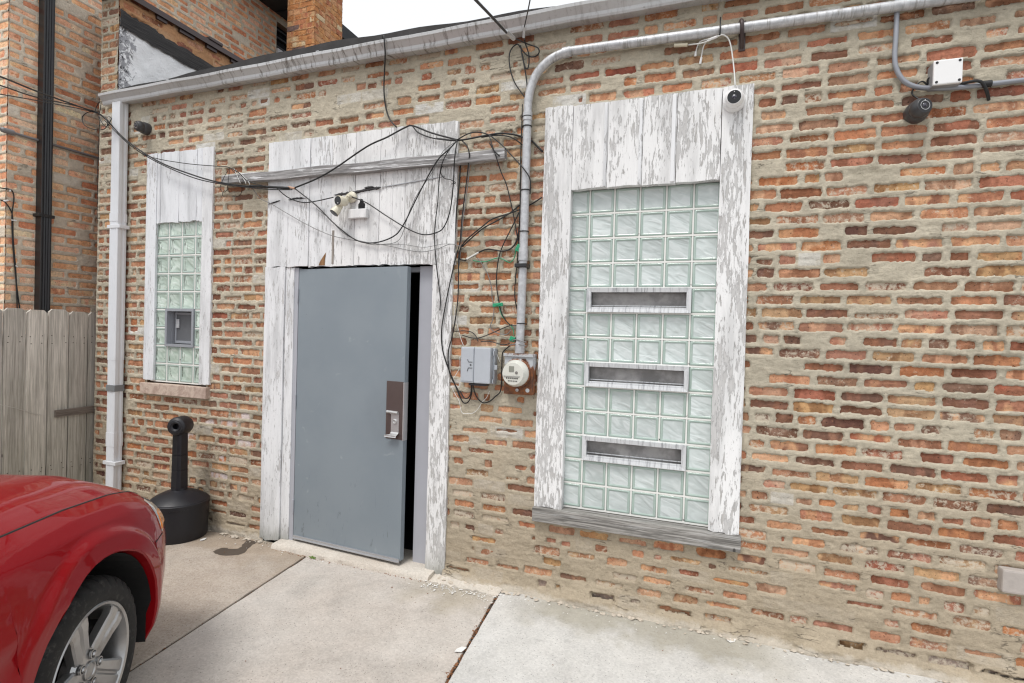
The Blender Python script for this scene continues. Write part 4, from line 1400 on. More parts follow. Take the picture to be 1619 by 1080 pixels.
slab_piece(lambda y: -5.22, j1, -3.0, -0.03, MC[0])
slab_piece(j1, j2, -3.0, -0.115, MC[1])
slab_piece(j2, lambda y: 2.4, -3.0, -0.03, MC[2], z=0.004)
slab_piece(lambda y: -5.22, j1, -6.5, -3.02, MC[1])
slab_piece(j1, j2, -6.5, -3.02, MC[0])
slab_piece(j2, lambda y: 2.4, -6.5, -3.02, MC[2])
# strip between the middle slab and the wall, right of the threshold
v, f = [], []
n = 30
for i in range(n):
    x = -1.70 + 0.5 * i / (n - 1)
    for (y, z) in ((-0.122 + rng.normal() * 0.006, -0.05), (-0.116 + rng.normal() * 0.008, 0.003 + rng.normal() * 0.003), (-0.06, 0.012 + rng.normal() * 0.004), (0.02, 0.025)): v.append((x, y, z))
for i in range(n - 1):
    for k in range(3): f.append((i * 4 + k, (i + 1) * 4 + k, (i + 1) * 4 + k + 1, i * 4 + k + 1))
MB().add(v, f).build('cement_strip', MAT_CONC_T, pave, smooth=True, sharp=50)
# dirt lying in the joints
MAT_DIRT = simple('joint_dirt', (0.075, 0.055, 0.042), 0.95, scale=120, var=0.5, bump=0.5)
jd = MB()
for fn, w in ((j1, 0.02), (j2, 0.022)):
    for i in range(40):
        y0, y1 = -3.0 + 2.98 * i / 40, -3.0 + 2.98 * (i + 1) / 40
        jd.add([(fn(y0) - w, y0, -0.011), (fn(y0) + w, y0, -0.011), (fn(y1) + w, y1, -0.011), (fn(y1) - w, y1, -0.011)], [(0, 1, 2, 3)])
jd.build('joint_dirt', MAT_DIRT, pave)
MAT_WET = simple('damp_stain', (0.085, 0.066, 0.052), 0.6, scale=60, var=0.3)
v = []
sp = [(-3.36, -0.335), (-3.27, -0.355), (-3.18, -0.325), (-3.14, -0.26), (-3.17, -0.20), (-3.20, -0.12), (-3.22, -0.07), (-3.30, -0.07), (-3.27, -0.15), (-3.24, -0.21), (-3.28, -0.24), (-3.36, -0.26)]
sp = spline([(x, y, 0.0008) for x, y in sp] + [(sp[0][0], sp[0][1], 0.0008)], 4)[:-1]
MB().add([(q.x + rng.normal() * .004, q.y + rng.normal() * .004, 0.0012) for q in sp], [tuple(range(len(sp)))]).build('damp_stain', MAT_WET, pave)

# scattered bits
MAT_LEAF = simple('dead_leaf', (0.20, 0.085, 0.035), 0.8, scale=90, var=0.5)
MAT_CHIP = simple('paint_chip', (0.74, 0.74, 0.72), 0.7, scale=60, var=0.2)
MAT_CRUMB = simple('mortar_crumb', srgb(190, 180, 166), 0.95, scale=60, var=0.4, bump=0.3)


def flake(m, x, y, z, s, h, rng, curl=0.3):
    n = rng.integers(5, 8)
    a0 = rng.uniform(0, 6.28)
    el = rng.uniform(0.35, 0.9)
    ang = rng.uniform(0, 3.14)
    ca, sa = math.cos(ang), math.sin(ang)
    pts = []
    for k in range(n):
        a = a0 + 6.283 * k / n
        r = s * rng.uniform(0.7, 1.15)
        u, w = r * math.cos(a), r * math.sin(a) * el
        pts.append((x + u * ca - w * sa, y + u * sa + w * ca, z + h + abs(u) * curl * rng.random()))
    v = pts + [(x, y, z + h * 1.2 + 0.0004)]
    lo = [(p[0], p[1], max(z + 0.0002, p[2] - h)) for p in pts]
    f = [(k, (k + 1) % n, n) for k in range(n)] + [(k, n + 1 + k, n + 1 + (k + 1) % n, (k + 1) % n) for k in range(n)]
    m.add(v + lo, f)


lf, cp_, cr = MB(), MB(), MB()
for i in range(420):
    y = -1.6 * rng.random() ** 0.8 - 0.08
    flake(lf, j2(y) + rng.normal() * (0.010 if rng.random() < .85 else 0.04) - 0.006, y, -0.006 + 0.004 * rng.random(), rng.uniform(0.003, 0.011), 0.0015, rng)
for i in range(60):
    y = -1.4 * rng.random() - 0.1
    flake(lf, j1(y) + rng.normal() * 0.007, y, -0.007, rng.uniform(0.002, 0.006), 0.0012, rng)
for i in range(90):
    x = rng.uniform(-3.0, -1.6)
    flake(lf, x, -0.135 + rng.normal() * 0.008, 0.0, rng.uniform(0.002, 0.008), 0.001, rng)
for i in range(40): flake(lf, rng.uniform(-4.5, 1.3), -0.15 - abs(rng.normal()) * 0.7, 0.004, rng.uniform(0.002, 0.006), 0.001, rng)
tag(lf.build('leaf_litter', MAT_LEAF), 'brown leaf crumbs gathered in the concrete joints', 'leaf litter', kind='stuff')
for i in range(230):
    x = rng.choice([rng.uniform(-1.72, -1.15), rng.uniform(-1.72, -1.0), rng.uniform(-3.6, 1.3)])
    flake(cp_, x, -0.085 - abs(rng.normal()) * 0.05 - (0.05 if -1.7 < x < -1.2 else 0), 0.005, rng.uniform(0.002, 0.009), 0.0008, rng)
for i in range(50): flake(cp_, rng.uniform(-4, 1.3), -0.15 - abs(rng.normal()) * 0.5, 0.0045, rng.uniform(0.001, 0.004), 0.0006, rng)
tag(cp_.build('paint_chips', MAT_CHIP), 'small white paint chips scattered along the foot of the wall', 'paint chips', kind='stuff')
for i in range(260):
    x = rng.uniform(-1.66, 2.0) if i % 3 else rng.uniform(-4.6, -3.1)
    s = rng.uniform(0.004, 0.016)
    m = axis((x, -0.055 - abs(rng.normal()) * 0.018, 0.004 + s * 0.25), (rng.normal() * .3, rng.normal() * .3, 1))
    cr.lathe([(s * .7, 0), (s, s * 0.25), (s * .5, s * .55)], 6, m)
tag(cr.build('mortar_crumbs', MAT_CRUMB), 'crumbled mortar fallen along the base of the brick wall', 'rubble', kind='stuff')
for (x, y, s, lab) in ((-1.167, -0.736, 0.034, 'largest white paint chip, lying beside the leaf-filled joint'), (-3.611, -0.205, 0.030, 'white paint chip on the concrete beside the black receptacle'),
                       (0.163, -0.075, 0.036, 'white paint flake lying at the foot of the wall under the window sill')):
    m = MB(); flake(m, x, y, 0.0045, s, 0.002, rng, 0.25)
    tag(m.build('paint_chip', MAT_CHIP), lab, 'paint chip')
wd = MB()
for i in range(14):
    a, l = rng.uniform(0, 6.28), rng.uniform(0.012, 0.03)
    x, y = -2.62 + rng.normal() * .012, -0.135 + rng.normal() * .006
    p0, p1, p2 = Vector((x, y, 0)), Vector((x + math.cos(a) * l * .5, y + math.sin(a) * l * .5, l * .5)), Vector((x + math.cos(a) * l, y + math.sin(a) * l, l * .45))
    sd = Vector((-math.sin(a), math.cos(a), 0)) * 0.003
    wd.add([p0 - sd * .3, p0 + sd * .3, p1 + sd, p2, p1 - sd], [(0, 1, 2, 3, 4)])
tag(wd.build('weed', simple('weed_green', (0.16, 0.26, 0.05), 0.6)), 'tiny green weed growing at the threshold joint', 'weed')

# ================================================================== red car
car = empty('parked_car', (-2.154 - 0.88 * 0.8788 + 1.4 * 0.4772, -1.900 - 0.88 * 0.4772 - 1.4 * 0.8788, 0), (0, 0, R_(28.5)))
tag(car, 'red sedan parked with its nose towards the wall, front wheel in view', 'car')
local(car)
SH = 1.4                                   # local y = s + SH, s measured from the front axle
t = NT('red_car_paint')
fl_ = t.noise(t.objc(), 900, 2, 0.5)
MAT_RED = t.bsdf(Base_Color=t.mix(fl_, (0.22, 0.0015, 0.005), (0.26, 0.003, 0.006)), Roughness=0.5, Metallic=0.0, Coat_Weight=0.7, Coat_IOR=1.32, Coat_Roughness=0.02, Specular_IOR_Level=0.1)
MAT_PLAST = simple('black_plastic', (0.018, 0.018, 0.019), 0.6, scale=50, var=0.2, bump=0.1)
MAT_WELL = simple('wheel_well', (0.010, 0.010, 0.010), 0.85, scale=40, var=0.4, bump=0.3)
MAT_CGLASS = simple('car_glass', (0.012, 0.015, 0.016), 0.05, scale=3, var=0.1, bump=0, coat=1.0)
S_P = [-3.78, -3.74, -3.6, -3.2, -2.6, -1.8, -1.0, -0.3, 0.1, 0.3, 0.45, 0.55, 0.65, 0.75, 0.83, 0.90, 0.94, 0.965, 0.975]
W_P = [0.30, 0.55, 0.74, 0.86, 0.895, 0.905, 0.91, 0.908, 0.905, 0.902, 0.89, 0.868, 0.835, 0.785, 0.70, 0.55, 0.36, 0.18, 0.0]
ZT = ([-3.8, -3.0, -2.0, -1.0, -0.5, 0.0, 0.3, 0.5, 0.65, 0.8, 0.975], [0.93, 1.0, 0.99, 0.975, 0.965, 0.945, 0.915, 0.872, 0.83, 0.785, 0.735])
OFZ = ([0, .10, .22, .42, .62, .74, .83, .90, .955, 1.0], [-.06, -.025, -.008, 0, 0, -.008, -.024, -.048, -.085, -.135])
RA, ZA, AX = 0.430, 0.334, (0.0, -2.77)


def zt_(s): return float(np.interp(s, *ZT))


def skin(s, z, out=0.0):
    zt = zt_(s)
    zn = (z - 0.2) / (zt - 0.2)
    w = float(np.interp(s, S_P, W_P)) + float(np.interp(zn, *OFZ)) * (1 if s < 0.5 else max(0.25, 1 - (s - .5) * 1.4)) * min(1, float(np.interp(s, S_P, W_P)) / 0.3)
    for a in AX:
        r = math.hypot(s - a, z - ZA)
        w += 0.020 * float(smooth01(0.530, 0.490, r))
    # waist crease
    w += 0.010 * float(smooth01(0.64, 0.69, z) * smooth01(0.76, 0.70, z)) * float(smooth01(0.45, 0.2, s))
    g = float(smooth01(0.40, 0.97, s))
    pull = 0.15 * float(smooth01(0.60, 0.90, z)) + 0.09 * float(smooth01(0.46, 0.20, z))
    gb = float(smooth01(-3.3, -3.78, s))
    return (max(w, 0.0) + out, s - pull * g + gb * 0.12 * float(smooth01(0.6, 0.95, z)) + out * g * 0.8, z)


cols = [-3.78, -3.77, -3.74, -3.68, -3.6, -3.45]
for a in (AX[1], AX[0]):
    arc = [a - RA - 0.16, a - RA - 0.12, a - RA - 0.09, a - RA - 0.06, a - RA - 0.03, a - RA - 0.002] + [a - RA * math.cos(math.pi * k / 22) for k in range(23)] + [a + RA + 0.002, a + RA + 0.02, a + RA + 0.05]
    cols += arc
    if a == AX[1]: cols += [-2.15, -1.9, -1.6, -1.3, -1.0, -0.8, -0.62]
cols += [0.52, 0.55, 0.58, 0.62, 0.66, 0.70, 0.74, 0.78, 0.82, 0.855, 0.885, 0.91, 0.93, 0.948, 0.96, 0.97, 0.975]
cols = sorted(set(round(q, 5) for q in cols))
NV = 38


def zbot(s):
    for a in AX:
        if abs(s - a) <= RA + 1e-6: return ZA + math.sqrt(max(0, RA * RA - (s - a) ** 2))
    return 0.20


def side_grid(sign):
    g = []
    for s in cols:
        zb, zt = zbot(s), zt_(s)
        col = []
        for j in range(NV):
            v = j / (NV - 1)
            v = v ** 0.95
            x, y, z = skin(s, zb + (zt - zb) * v)
            col.append((sign * x, y + SH, z))
        g.append(col)
    return g


body, bump_ = MB(), MB()
for sign in (1, -1):
    g = side_grid(sign)
    V = [p for c_ in g for p in c_]
    fb, fm = [], []
    for i in range(len(cols) - 1):
        for j in range(NV - 1):
            a = i * NV + j
            q = (a, a + NV, a + NV + 1, a + 1)
            if sign < 0: q = q[::-1]
            zc = (g[i][j][2] + g[i + 1][j + 1][2]) / 2
            (fm if cols[i] > 0.43 and zc < 0.655 else fb).append(q)
    body.add(V, fb)
    bump_.add(V, fm)
    # turned-in lips round the wheel openings
    for a in AX:
        lip = []
        path = [(a - RA - .001, 0.2), (a - RA - .001, 0.27)] + [(a - RA * math.cos(math.pi * k / 24), ZA + RA * math.sin(math.pi * k / 24)) for k in range(25)] + [(a + RA + .001, 0.27), (a + RA + .001, 0.2)]
        for (s, z) in path:
            x, y, zz = skin(s, z)
            lip += [(sign * x, y + SH, zz), (sign * (x - 0.006), a + (s - a) * .985 + SH, ZA + (z - ZA) * (.985 if z > ZA else 1)), (sign * (x - 0.055), a + (s - a) * .98 + SH, ZA + (z - ZA) * (.98 if z > ZA else 1))]
        ff = []
        for k in range(len(path) - 1):
            for m in range(2):
                q = (k * 3 + m, k * 3 + m + 1, k * 3 + m + 4, k * 3 + m + 3)
                ff.append(q if sign > 0 else q[::-1])
        body.add(lip, ff)
# rear deck and tail
hd_cols = [s for s in cols if s >= -0.62]
hood = MB()
NH = 14
for sign in (1, -1):
    V, F = [], []
    for s in hd_cols:
        x0, y0, z0 = skin(s, zt_(s))
        cr_ = float(np.interp(s, [-0.6, -0.4, 0, .25, .42, .69, .85, .975], [.115, .11, .10, .092, .084, .06, .035, .01]))
        for k in range(NH):
            u = 1 - k / (NH - 1)
            u2 = u ** 0.7
            x = (x0 - 0.012) * u2
            rib = 0.010 * float(smooth01(0.08, 0.0, abs(u2 - 0.62))) * float(smooth01(0.75, 0.3, s))
            V.append((sign * x, y0 + SH + (0.03 * (1 - u2 ** 2) if s > 0.3 else 0), z0 - 0.003 + cr_ * (1 - u2 ** 4) + rib))
    for i in range(len(hd_cols) - 1):
        for k in range(NH - 1):
            a = i * NH + k
            q = (a, a + NH, a + NH + 1, a + 1)
            F.append(q if sign > 0 else q[::-1])
    hood.add(V, F)
deck = []
V, F = [], []
rc = [s for s in cols if s <= -0.62]
for s in rc:
    x0, y0, z0 = skin(s, zt_(s))
    for sx in (1, 0.6, 0.2, -0.2, -0.6, -1): V.append((x0 * sx, y0 + SH, z0 + 0.03 * (1 - sx * sx)))
for i in range(len(rc) - 1):
    for k in range(5):
        a = i * 6 + k
        F.append((a, a + 6, a + 7, a + 1))
body.add(V, F)
bo = body.build('body', MAT_RED, car, smooth=True, sharp=38)
bmp = bump_.build('front_bumper', MAT_RED, car, smooth=True, sharp=38)
hd_ = hood.build('hood', MAT_RED, car, smooth=True, sharp=30)
for sign in (1, -1):
    line = [skin(s, zt_(s)) for s in hd_cols if s < 0.80]
    MB().tube([(sign * (x - 0.006), y + SH, z - 0.0015) for x, y, z in line], 0.0055, 6).build('panel_gap', MAT_PLAST, car)
    line = [skin(s, 0.655, 0.0005) for s in cols if 0.43 < s < 0.58]
    MB().tube([(sign * x, y + SH, z) for x, y, z in line], 0.0026, 6).build('panel_gap', MAT_PLAST, car)
    for ds_ in (-0.62, -1.75):
        line = [skin(ds_, z, 0.0005) for z in np.linspace(0.25, 0.97, 16)]
        MB().tube([(sign * x, y + SH, z) for x, y, z in line], 0.0026, 6).build('panel_gap', MAT_PLAST, car)
# headlights
t = NT('headlight_lens')
MAT_LENS = t.bsdf(Base_Color=t.mix(t.ramp(t.noise(t.objc(), 30, 3, .5), .4, .6), (0.50, 0.50, 0.50), (0.72, 0.72, 0.70)), Roughness=0.08, Coat_Weight=1.0, Metallic=0.3)
MAT_AMBER = simple('amber_marker', (0.72, 0.22, 0.03), 0.12, scale=60, var=0.2, coat=1.0, bump=0.1)
for sign in (1, -1):
    for nm, mt, (s0, s1), (f0, f1), out in (('headlight', MAT_LENS, (0.515, 0.90), (0.0, 1.0), 0.005), ('side_marker', MAT_AMBER, (0.545, 0.66), (0.06, 0.62), 0.008)):
        V, F = [], []
        NS, NZ_ = 22, 8
        for i in range(NS + 1):
            s = s0 + (s1 - s0) * i / NS
            zb = 0.662 + 0.015 * (s - 0.5)
            zt = zt_(s) - 0.012 - 0.03 * max(0, (0.60 - s) / 0.09)
            zt = max(zt, zb + 0.02)
            for j in range(NZ_ + 1):
                z = zb + (zt - zb) * (f0 + (f1 - f0) * j / NZ_)
                x, y, zz = skin(s + 0.03 * (1 - j / NZ_) * (nm == 'headlight') * (1 - i / NS), z, out * (0.2 if (i in (0, NS) or j in (0, NZ_)) else 1))
                V.append((sign * x, y + SH, zz))
        for i in range(NS):
            for j in range(NZ_):
                a = i * (NZ_ + 1) + j
                q = (a, a + NZ_ + 1, a + NZ_ + 2, a + 1)
                F.append(q if sign > 0 else q[::-1])
        MB().add(V, F).build(nm, mt, car, smooth=True)
# grille and lower intake in the nose
gl = MB()
for k in range(7): gl.box((-0.42, 0.962 + SH - 0.03, 0.56 + 0.022 * k), (0.42, 0.985 + SH - 0.012 - 0.006 * k, 0.568 + 0.022 * k))
gl.box((-0.40, 0.80 + SH, 0.30), (0.40, 0.93 + SH, 0.42), 0.01)
gl.build('grille', MAT_PLAST, car)
# cabin
cb = MB()
base = [(-0.56, 0.66, 1.055), (-1.0, 0.76, 0.985), (-2.0, 0.78, 1.0), (-2.9, 0.74, 1.01), (-3.25, 0.62, 1.03)]
topp = [(-1.25, 0.52, 1.43), (-1.5, 0.56, 1.47), (-2.0, 0.57, 1.475), (-2.55, 0.54, 1.45), (-2.75, 0.50, 1.41)]
V = []
for (s, w, z) in base: V += [(w, s + SH, z), (-w, s + SH, z)]
for (s, w, z) in topp: V += [(w, s + SH, z), (-w, s + SH, z)]
roofF = [(10 + 2 * k, 12 + 2 * k, 13 + 2 * k, 11 + 2 * k) for k in range(4)]
cb.add(V, roofF)
cb.build('roof', MAT_RED, car, smooth=True)
MB().add(V, [(0, 10, 11, 1)]).build('windshield', MAT_CGLASS, car)
MB().add(V, [(8, 9, 19, 18)]).build('rear_window', MAT_CGLASS, car)
MB().add(V, [(2 * k, 2 * k + 2, 2 * k + 12, 2 * k + 10) for k in range(4)]).build('side_window', MAT_CGLASS, car)
MB().add(V, [(2 * k + 1, 2 * k + 11, 2 * k + 13, 2 * k + 3) for k in range(4)]).build('side_window', MAT_CGLASS, car)
fl2 = MB().box((-0.55, -3.5 + SH, 0.19), (0.55, 0.60 + SH, 0.22))
fl2.build('underbody', MAT_WELL, car)
for sign in (1, -1):
    for a in AX:
        ww = MB()
        r = RA * 0.968
        V, F = [], []
        arc = [(a - r, 0.205)] + [(a - r * math.cos(math.pi * k / 20), ZA + r * math.sin(math.pi * k / 20)) for k in range(21)] + [(a + r, 0.205)]
        for (s_, z_) in arc: V += [((0.885 if z_ > ZA + .02 else 0.862) * sign, s_ + SH, z_), (0.55 * sign, s_ + SH, z_)]
        for k in range(len(arc) - 1): F.append((2 * k, 2 * k + 1, 2 * k + 3, 2 * k + 2))
        F.append(tuple(2 * k + 1 for k in range(len(arc))))
        ww.add(V, F)
        ww.build('wheel_well', MAT_WELL, car)

# wheels
t = NT('tyre_rubber')
p = t.objc()
MAT_TYRE = t.bsdf(Base_Color=t.mix(t.ramp(t.noise(p, 40, 5, 0.7), 0.5, 0.75), (0.016, 0.016, 0.016), (0.060, 0.057, 0.053)), Roughness=0.7, Specular_IOR_Level=0.3, Normal=t.bump(t.noise(p, 90, 3, 0.6), 0.2, 0.003))
t = NT('alloy_silver')
p = t.objc()
MAT_ALLOY = t.bsdf(Base_Color=t.mix(t.ramp(t.noise(p, 12, 5, 0.7), 0.45, 0.75), (0.40, 0.40, 0.40), (0.30, 0.285, 0.27)), Roughness=0.28, Metallic=0.85)
MAT_BRAKE = simple('brake_disc', (0.05, 0.048, 0.046), 0.6, metal=0.4, scale=30, var=0.4)
RT, RR = 0.3345, 0.238


def make_wheel(parent, loc, rz):
    w = empty('wheel', loc, (0, 0, rz), parent=parent)
    # local: +X points outwards
    A = axis((0, 0, 0), (1, 0, 0))
    ty = MB()
    n = 216
    prof_ = [(RR - 0.006, -0.012), (RR + 0.003, 0.000), (RR + 0.010, 0.004), (RR + 0.030, 0.008), (RR + 0.052, 0.006), (RT - 0.026, -0.002), (RT - 0.012, -0.010), (RT - 0.004, -0.024), (RT, -0.040), (RT, -0.064), (RT - .008, -0.068),
             (RT - .008, -0.074), (RT, -0.078), (RT, -0.140), (RT - 0.004, -0.185), (RT - 0.014, -0.20), (RR + 0.05, -0.212), (RR, -0.20)]
    V, F = [], []
    for i, (r, h) in enumerate(prof_):
        for k in range(n):
            a = 2 * math.pi * k / n
            kk = k % 6
            groove = 0.0
            if 6 <= i <= 9 and kk in (0, 1): groove = 0.012
            if 12 <= i <= 13 and (k + 3) % 6 in (0,): groove = 0.010
            if i == 5 and kk in (0, 1): groove = 0.003
            V.append(A @ Vector(((r - groove) * math.cos(a), (r - groove) * math.sin(a), h)))
    for i in range(len(prof_) - 1):
        for k in range(n):
            k2 = (k + 1) % n
            F.append((i * n + k, i * n + k2, (i + 1) * n + k2, (i + 1) * n + k))
    ty.add(V, F)
    o = ty.build('tyre', MAT_TYRE, w, smooth=True, sharp=35)
    rim = MB()
    rim.lathe([(RR - 0.030, -0.19), (RR - 0.028, -0.05), (RR - 0.016, -0.012), (RR - 0.010, 0.000), (RR - 0.001, 0.004), (RR + 0.003, 0.000), (RR + 0.001, -0.008)], 72, A, caps=False)
    rim.lathe([(0.0, -0.015), (0.045, -0.014), (0.078, -0.020), (0.086, -0.034), (0.086, -0.07)], 48, A, caps=False)
    for k in range(5):
        a0 = SPK + 2 * math.pi * k / 5
        ca, sa = math.cos(a0), math.sin(a0)
        rows = []
        for (r, wd_, h, gv) in ((0.050, 0.040, -0.019, 0.002), (0.085, 0.043, -0.016, 0.004), (0.15, 0.047, -0.010, 0.009), (0.19, 0.051, -0.004, 0.009), (RR - 0.014, 0.057, -0.006, 0.006)):
            rows.append([(r, -wd_, h - 0.034), (r, -wd_, h - 0.006), (r, -wd_ + 0.007, h), (r, -0.010, h + 0.001), (r, -0.003, h - gv), (r, 0.003, h - gv), (r, 0.010, h + 0.001), (r, wd_ - 0.007, h), (r, wd_, h - 0.006), (r, wd_, h - 0.034)])
        V, F = [], []
        for row in rows:
            for (r, u, h) in row: V.append(A @ Vector((r * ca - u * sa, r * sa + u * ca, h)))
        m = len(rows[0])
        for i in range(len(rows) - 1):
            for j in range(m - 1): F.append((i * m + j, (i + 1) * m + j, (i + 1) * m + j + 1, i * m + j + 1))
        rim.add(V, F)
    o = rim.build('rim', MAT_ALLOY, w, smooth=True, sharp=25)
    bm = bmesh.new(); bm.from_mesh(o.data); bmesh.ops.recalc_face_normals(bm, faces=bm.faces[:]); bm.to_mesh(o.data); bm.free()
    for k in range(5):
        a = SPK + 2 * math.pi * (k + 0.5) / 5
        c0 = A @ Vector((0.057 * math.cos(a), 0.057 * math.sin(a), -0.0145))
        lg = MB()
        lg.lathe([(0.0175, 0.0), (0.0175, 0.008), (0.0135, 0.009), (0.0125, 0.001)], 16, axis(c0, (1, 0, 0)), caps=False)
        lg.lathe([(0.0105, -0.005), (0.0105, 0.010), (0.007, 0.015), (0, 0.0155)], 6, axis(c0, (1, 0, 0)))
        lg.build('lug_nut', MAT_ALLOY, w, smooth=True, sharp=30)
        MB().lathe([(0.0168, 0.0012), (0, 0.0012)], 16, axis(c0, (1, 0, 0)), caps=False).build('lug_recess', MAT_WELL, w)
    cap = MB().lathe([(0.034, -0.016), (0.034, -0.008), (0.030, -0.005), (0.027, -0.006), (0.024, -0.010), (0.0, -0.011)], 32, A)
    cap.build('centre_cap', MAT_ALLOY, w, smooth=True, sharp=30)
    br = MB().lathe([(0.0, -0.10), (0.15, -0.10), (0.15, -0.12), (0.0, -0.12)], 32, A)
    br.box((-0.15, 0.06, 0.0), (-0.06, 0.15, 0.12))
    br.build('brake', MAT_BRAKE, w)
    return w


SPK = R_(38)
make_wheel(car, (0.88, SH, RT), 0.0)
make_wheel(car, (0.88, SH - 2.77, RT), 0.0)
make_wheel(car, (-0.88, SH, RT), math.pi)
make_wheel(car, (-0.88, SH - 2.77, RT), math.pi)

# ================================================================== things fixed to the front wall
MAT_CABLE = simple('black_cable', (0.014, 0.014, 0.015), 0.5, scale=60, var=0.3, bump=0.05)
MAT_GCABLE = simple('grey_cable', (0.20, 0.20, 0.20), 0.55, scale=60, var=0.3, bump=0.05)
MAT_WCABLE = simple('white_cable', (0.70, 0.70, 0.68), 0.5, scale=60, var=0.15, bump=0.05)
MAT_GREEN = simple('green_wire', (0.02, 0.30, 0.15), 0.45, scale=60, var=0.2, bump=0.05)
t = NT('galvanised_conduit')
p = t.pos(); s = t.sep(p)
g1 = t.noise(p, 30, 5, 0.65)
g2 = t.noise(t.comb(t.math('MULTIPLY', s[0], 40.0), s[1], t.math('MULTIPLY', s[2], 7.0)), 1.0, 5, 0.7)
c = t.mix(t.ramp(g1, 0.35, 0.7), (0.46, 0.47, 0.49), (0.62, 0.63, 0.65))
c = t.mix(t.math('MULTIPLY', t.ramp(g2, 0.50, 0.68), t.ramp(s[2], 3.15, 3.35, 0.15, 0.75)), c, (0.20, 0.185, 0.17))
MAT_GALV = t.bsdf(Base_Color=c, Roughness=0.5, Metallic=0.35, Normal=t.bump(g1, 0.1, 0.002))
MAT_PIPE2 = simple('grey_conduit', (0.30, 0.315, 0.35), 0.45, scale=30, var=0.15, metal=0.3)
MAT_WPLAST = simple('white_plastic', (0.82, 0.82, 0.82), 0.4, scale=10, var=0.05, bump=0.0)

mast = empty('electrical_conduit', (-1.12, -0.05, 1.55))
tag(mast, 'thick grey metal conduit rising from the electric meter and bending right along the wall', 'conduit')
cpts = [(-1.126, -0.050, 1.545), (-1.120, -0.048, 2.2), (-1.118, -0.048, 3.06), (-1.116, -0.048, 3.12), (-1.106, -0.048, 3.19), (-1.078, -0.048, 3.265), (-1.03, -0.048, 3.325), (-0.965, -0.048, 3.368), (-0.885, -0.048, 3.390), (-0.80, -0.048, 3.393), (0.11, -0.048, 3.373), (0.95, -0.048, 3.358), (2.2, -0.048, 3.340)]
MB().tube(spline(cpts, 6), 0.0265, 16).build('pipe', MAT_GALV, mast, smooth=True, sharp=50)
for (a, b) in (((-0.90, -0.048, 3.389), (-0.85, -0.048, 3.3925)), ((-1.1205, -0.048, 2.12), (-1.12, -0.048, 2.20)), ((-1.1185, -0.048, 3.00), (-1.1183, -0.048, 3.05)), ((-1.125, -0.050, 1.535), (-1.124, -0.050, 1.60))):
    MB().tube([a, b], 0.0305, 16).build('coupling', MAT_GALV, mast, smooth=True, sharp=50)
for z in (3.02, 2.96, 2.56, 2.30, 1.72):
    MB().tube([(-1.119, -0.048, z), (-1.119, -0.048, z + 0.006)], 0.0315, 14).build('cable_tie', MAT_CABLE, mast)
MB().box((-1.165, -0.085, 2.075), (-1.085, -0.01, 2.10), 0.004).build('pipe_strap', MAT_BLACK, mast)
hk = MB()
hk.tube(spline([(0.105, -0.004, 3.42), (0.108, -0.05, 3.412), (0.112, -0.083, 3.385), (0.114, -0.08, 3.345), (0.116, -0.05, 3.31), (0.118, -0.006, 3.28)], 5), 0.011, 8)
hk.box((0.10, -0.012, 3.265), (0.135, 0.0, 3.43), 0.002)
hk.build('pipe_strap', MAT_BROWN, mast, smooth=True, sharp=40)

pipe2 = empty('electrical_conduit', (0.84, -0.03, 3.0))
tag(pipe2, 'thin bare grey conduit curving from the top of the wall towards the right edge', 'conduit')
MB().tube(spline([(0.840, -0.028, 3.62), (0.838, -0.028, 3.25), (0.836, -0.028, 3.12), (0.845, -0.028, 3.055), (0.872, -0.028, 2.998), (0.915, -0.028, 2.960), (0.985, -0.028, 2.938), (1.117, -0.028, 2.926), (1.36, -0.026, 2.928), (2.2, -0.026, 2.94)], 6), 0.0120, 12).build('pipe', MAT_PIPE2, pipe2, smooth=True, sharp=50)
MB().tube([(1.20, -0.028, 2.9275), (1.235, -0.028, 2.928)], 0.0165, 12).build('tape_wrap', MAT_CABLE, pipe2, smooth=True, sharp=50)
MB().tube([(1.40, -0.026, 2.9285), (1.45, -0.026, 2.929)], 0.0150, 12).build('coupling', MAT_PIPE2, pipe2, smooth=True, sharp=50)

# white junction box on the right
jb = empty('junction_box', (1.04, -0.04, 2.98))
tag(jb, 'square white plastic junction box above the thin conduit at the right', 'junction box')
MB().box((0.985, -0.070, 2.927), (1.100, 0.0, 3.045), 0.003).build('box_body', simple('shaded_box_side', (0.30, 0.30, 0.31), 0.5, scale=20), jb)  # shade on the box's sides is painted in as a grey body colour
MB().box((0.984, -0.088, 2.926), (1.101, -0.0705, 3.046), 0.006).build('lid', MAT_WPLAST, jb)
for (x, z) in ((0.997, 2.939), (1.088, 2.939), (0.997, 3.033), (1.088, 3.033)):
    MB().lathe([(0.0062, 0.0), (0.0062, 0.0015), (0.0, 0.0016)], 10, axis((x, -0.0879, z), (0, -1, 0))).build('screw', MAT_CABLE, jb)


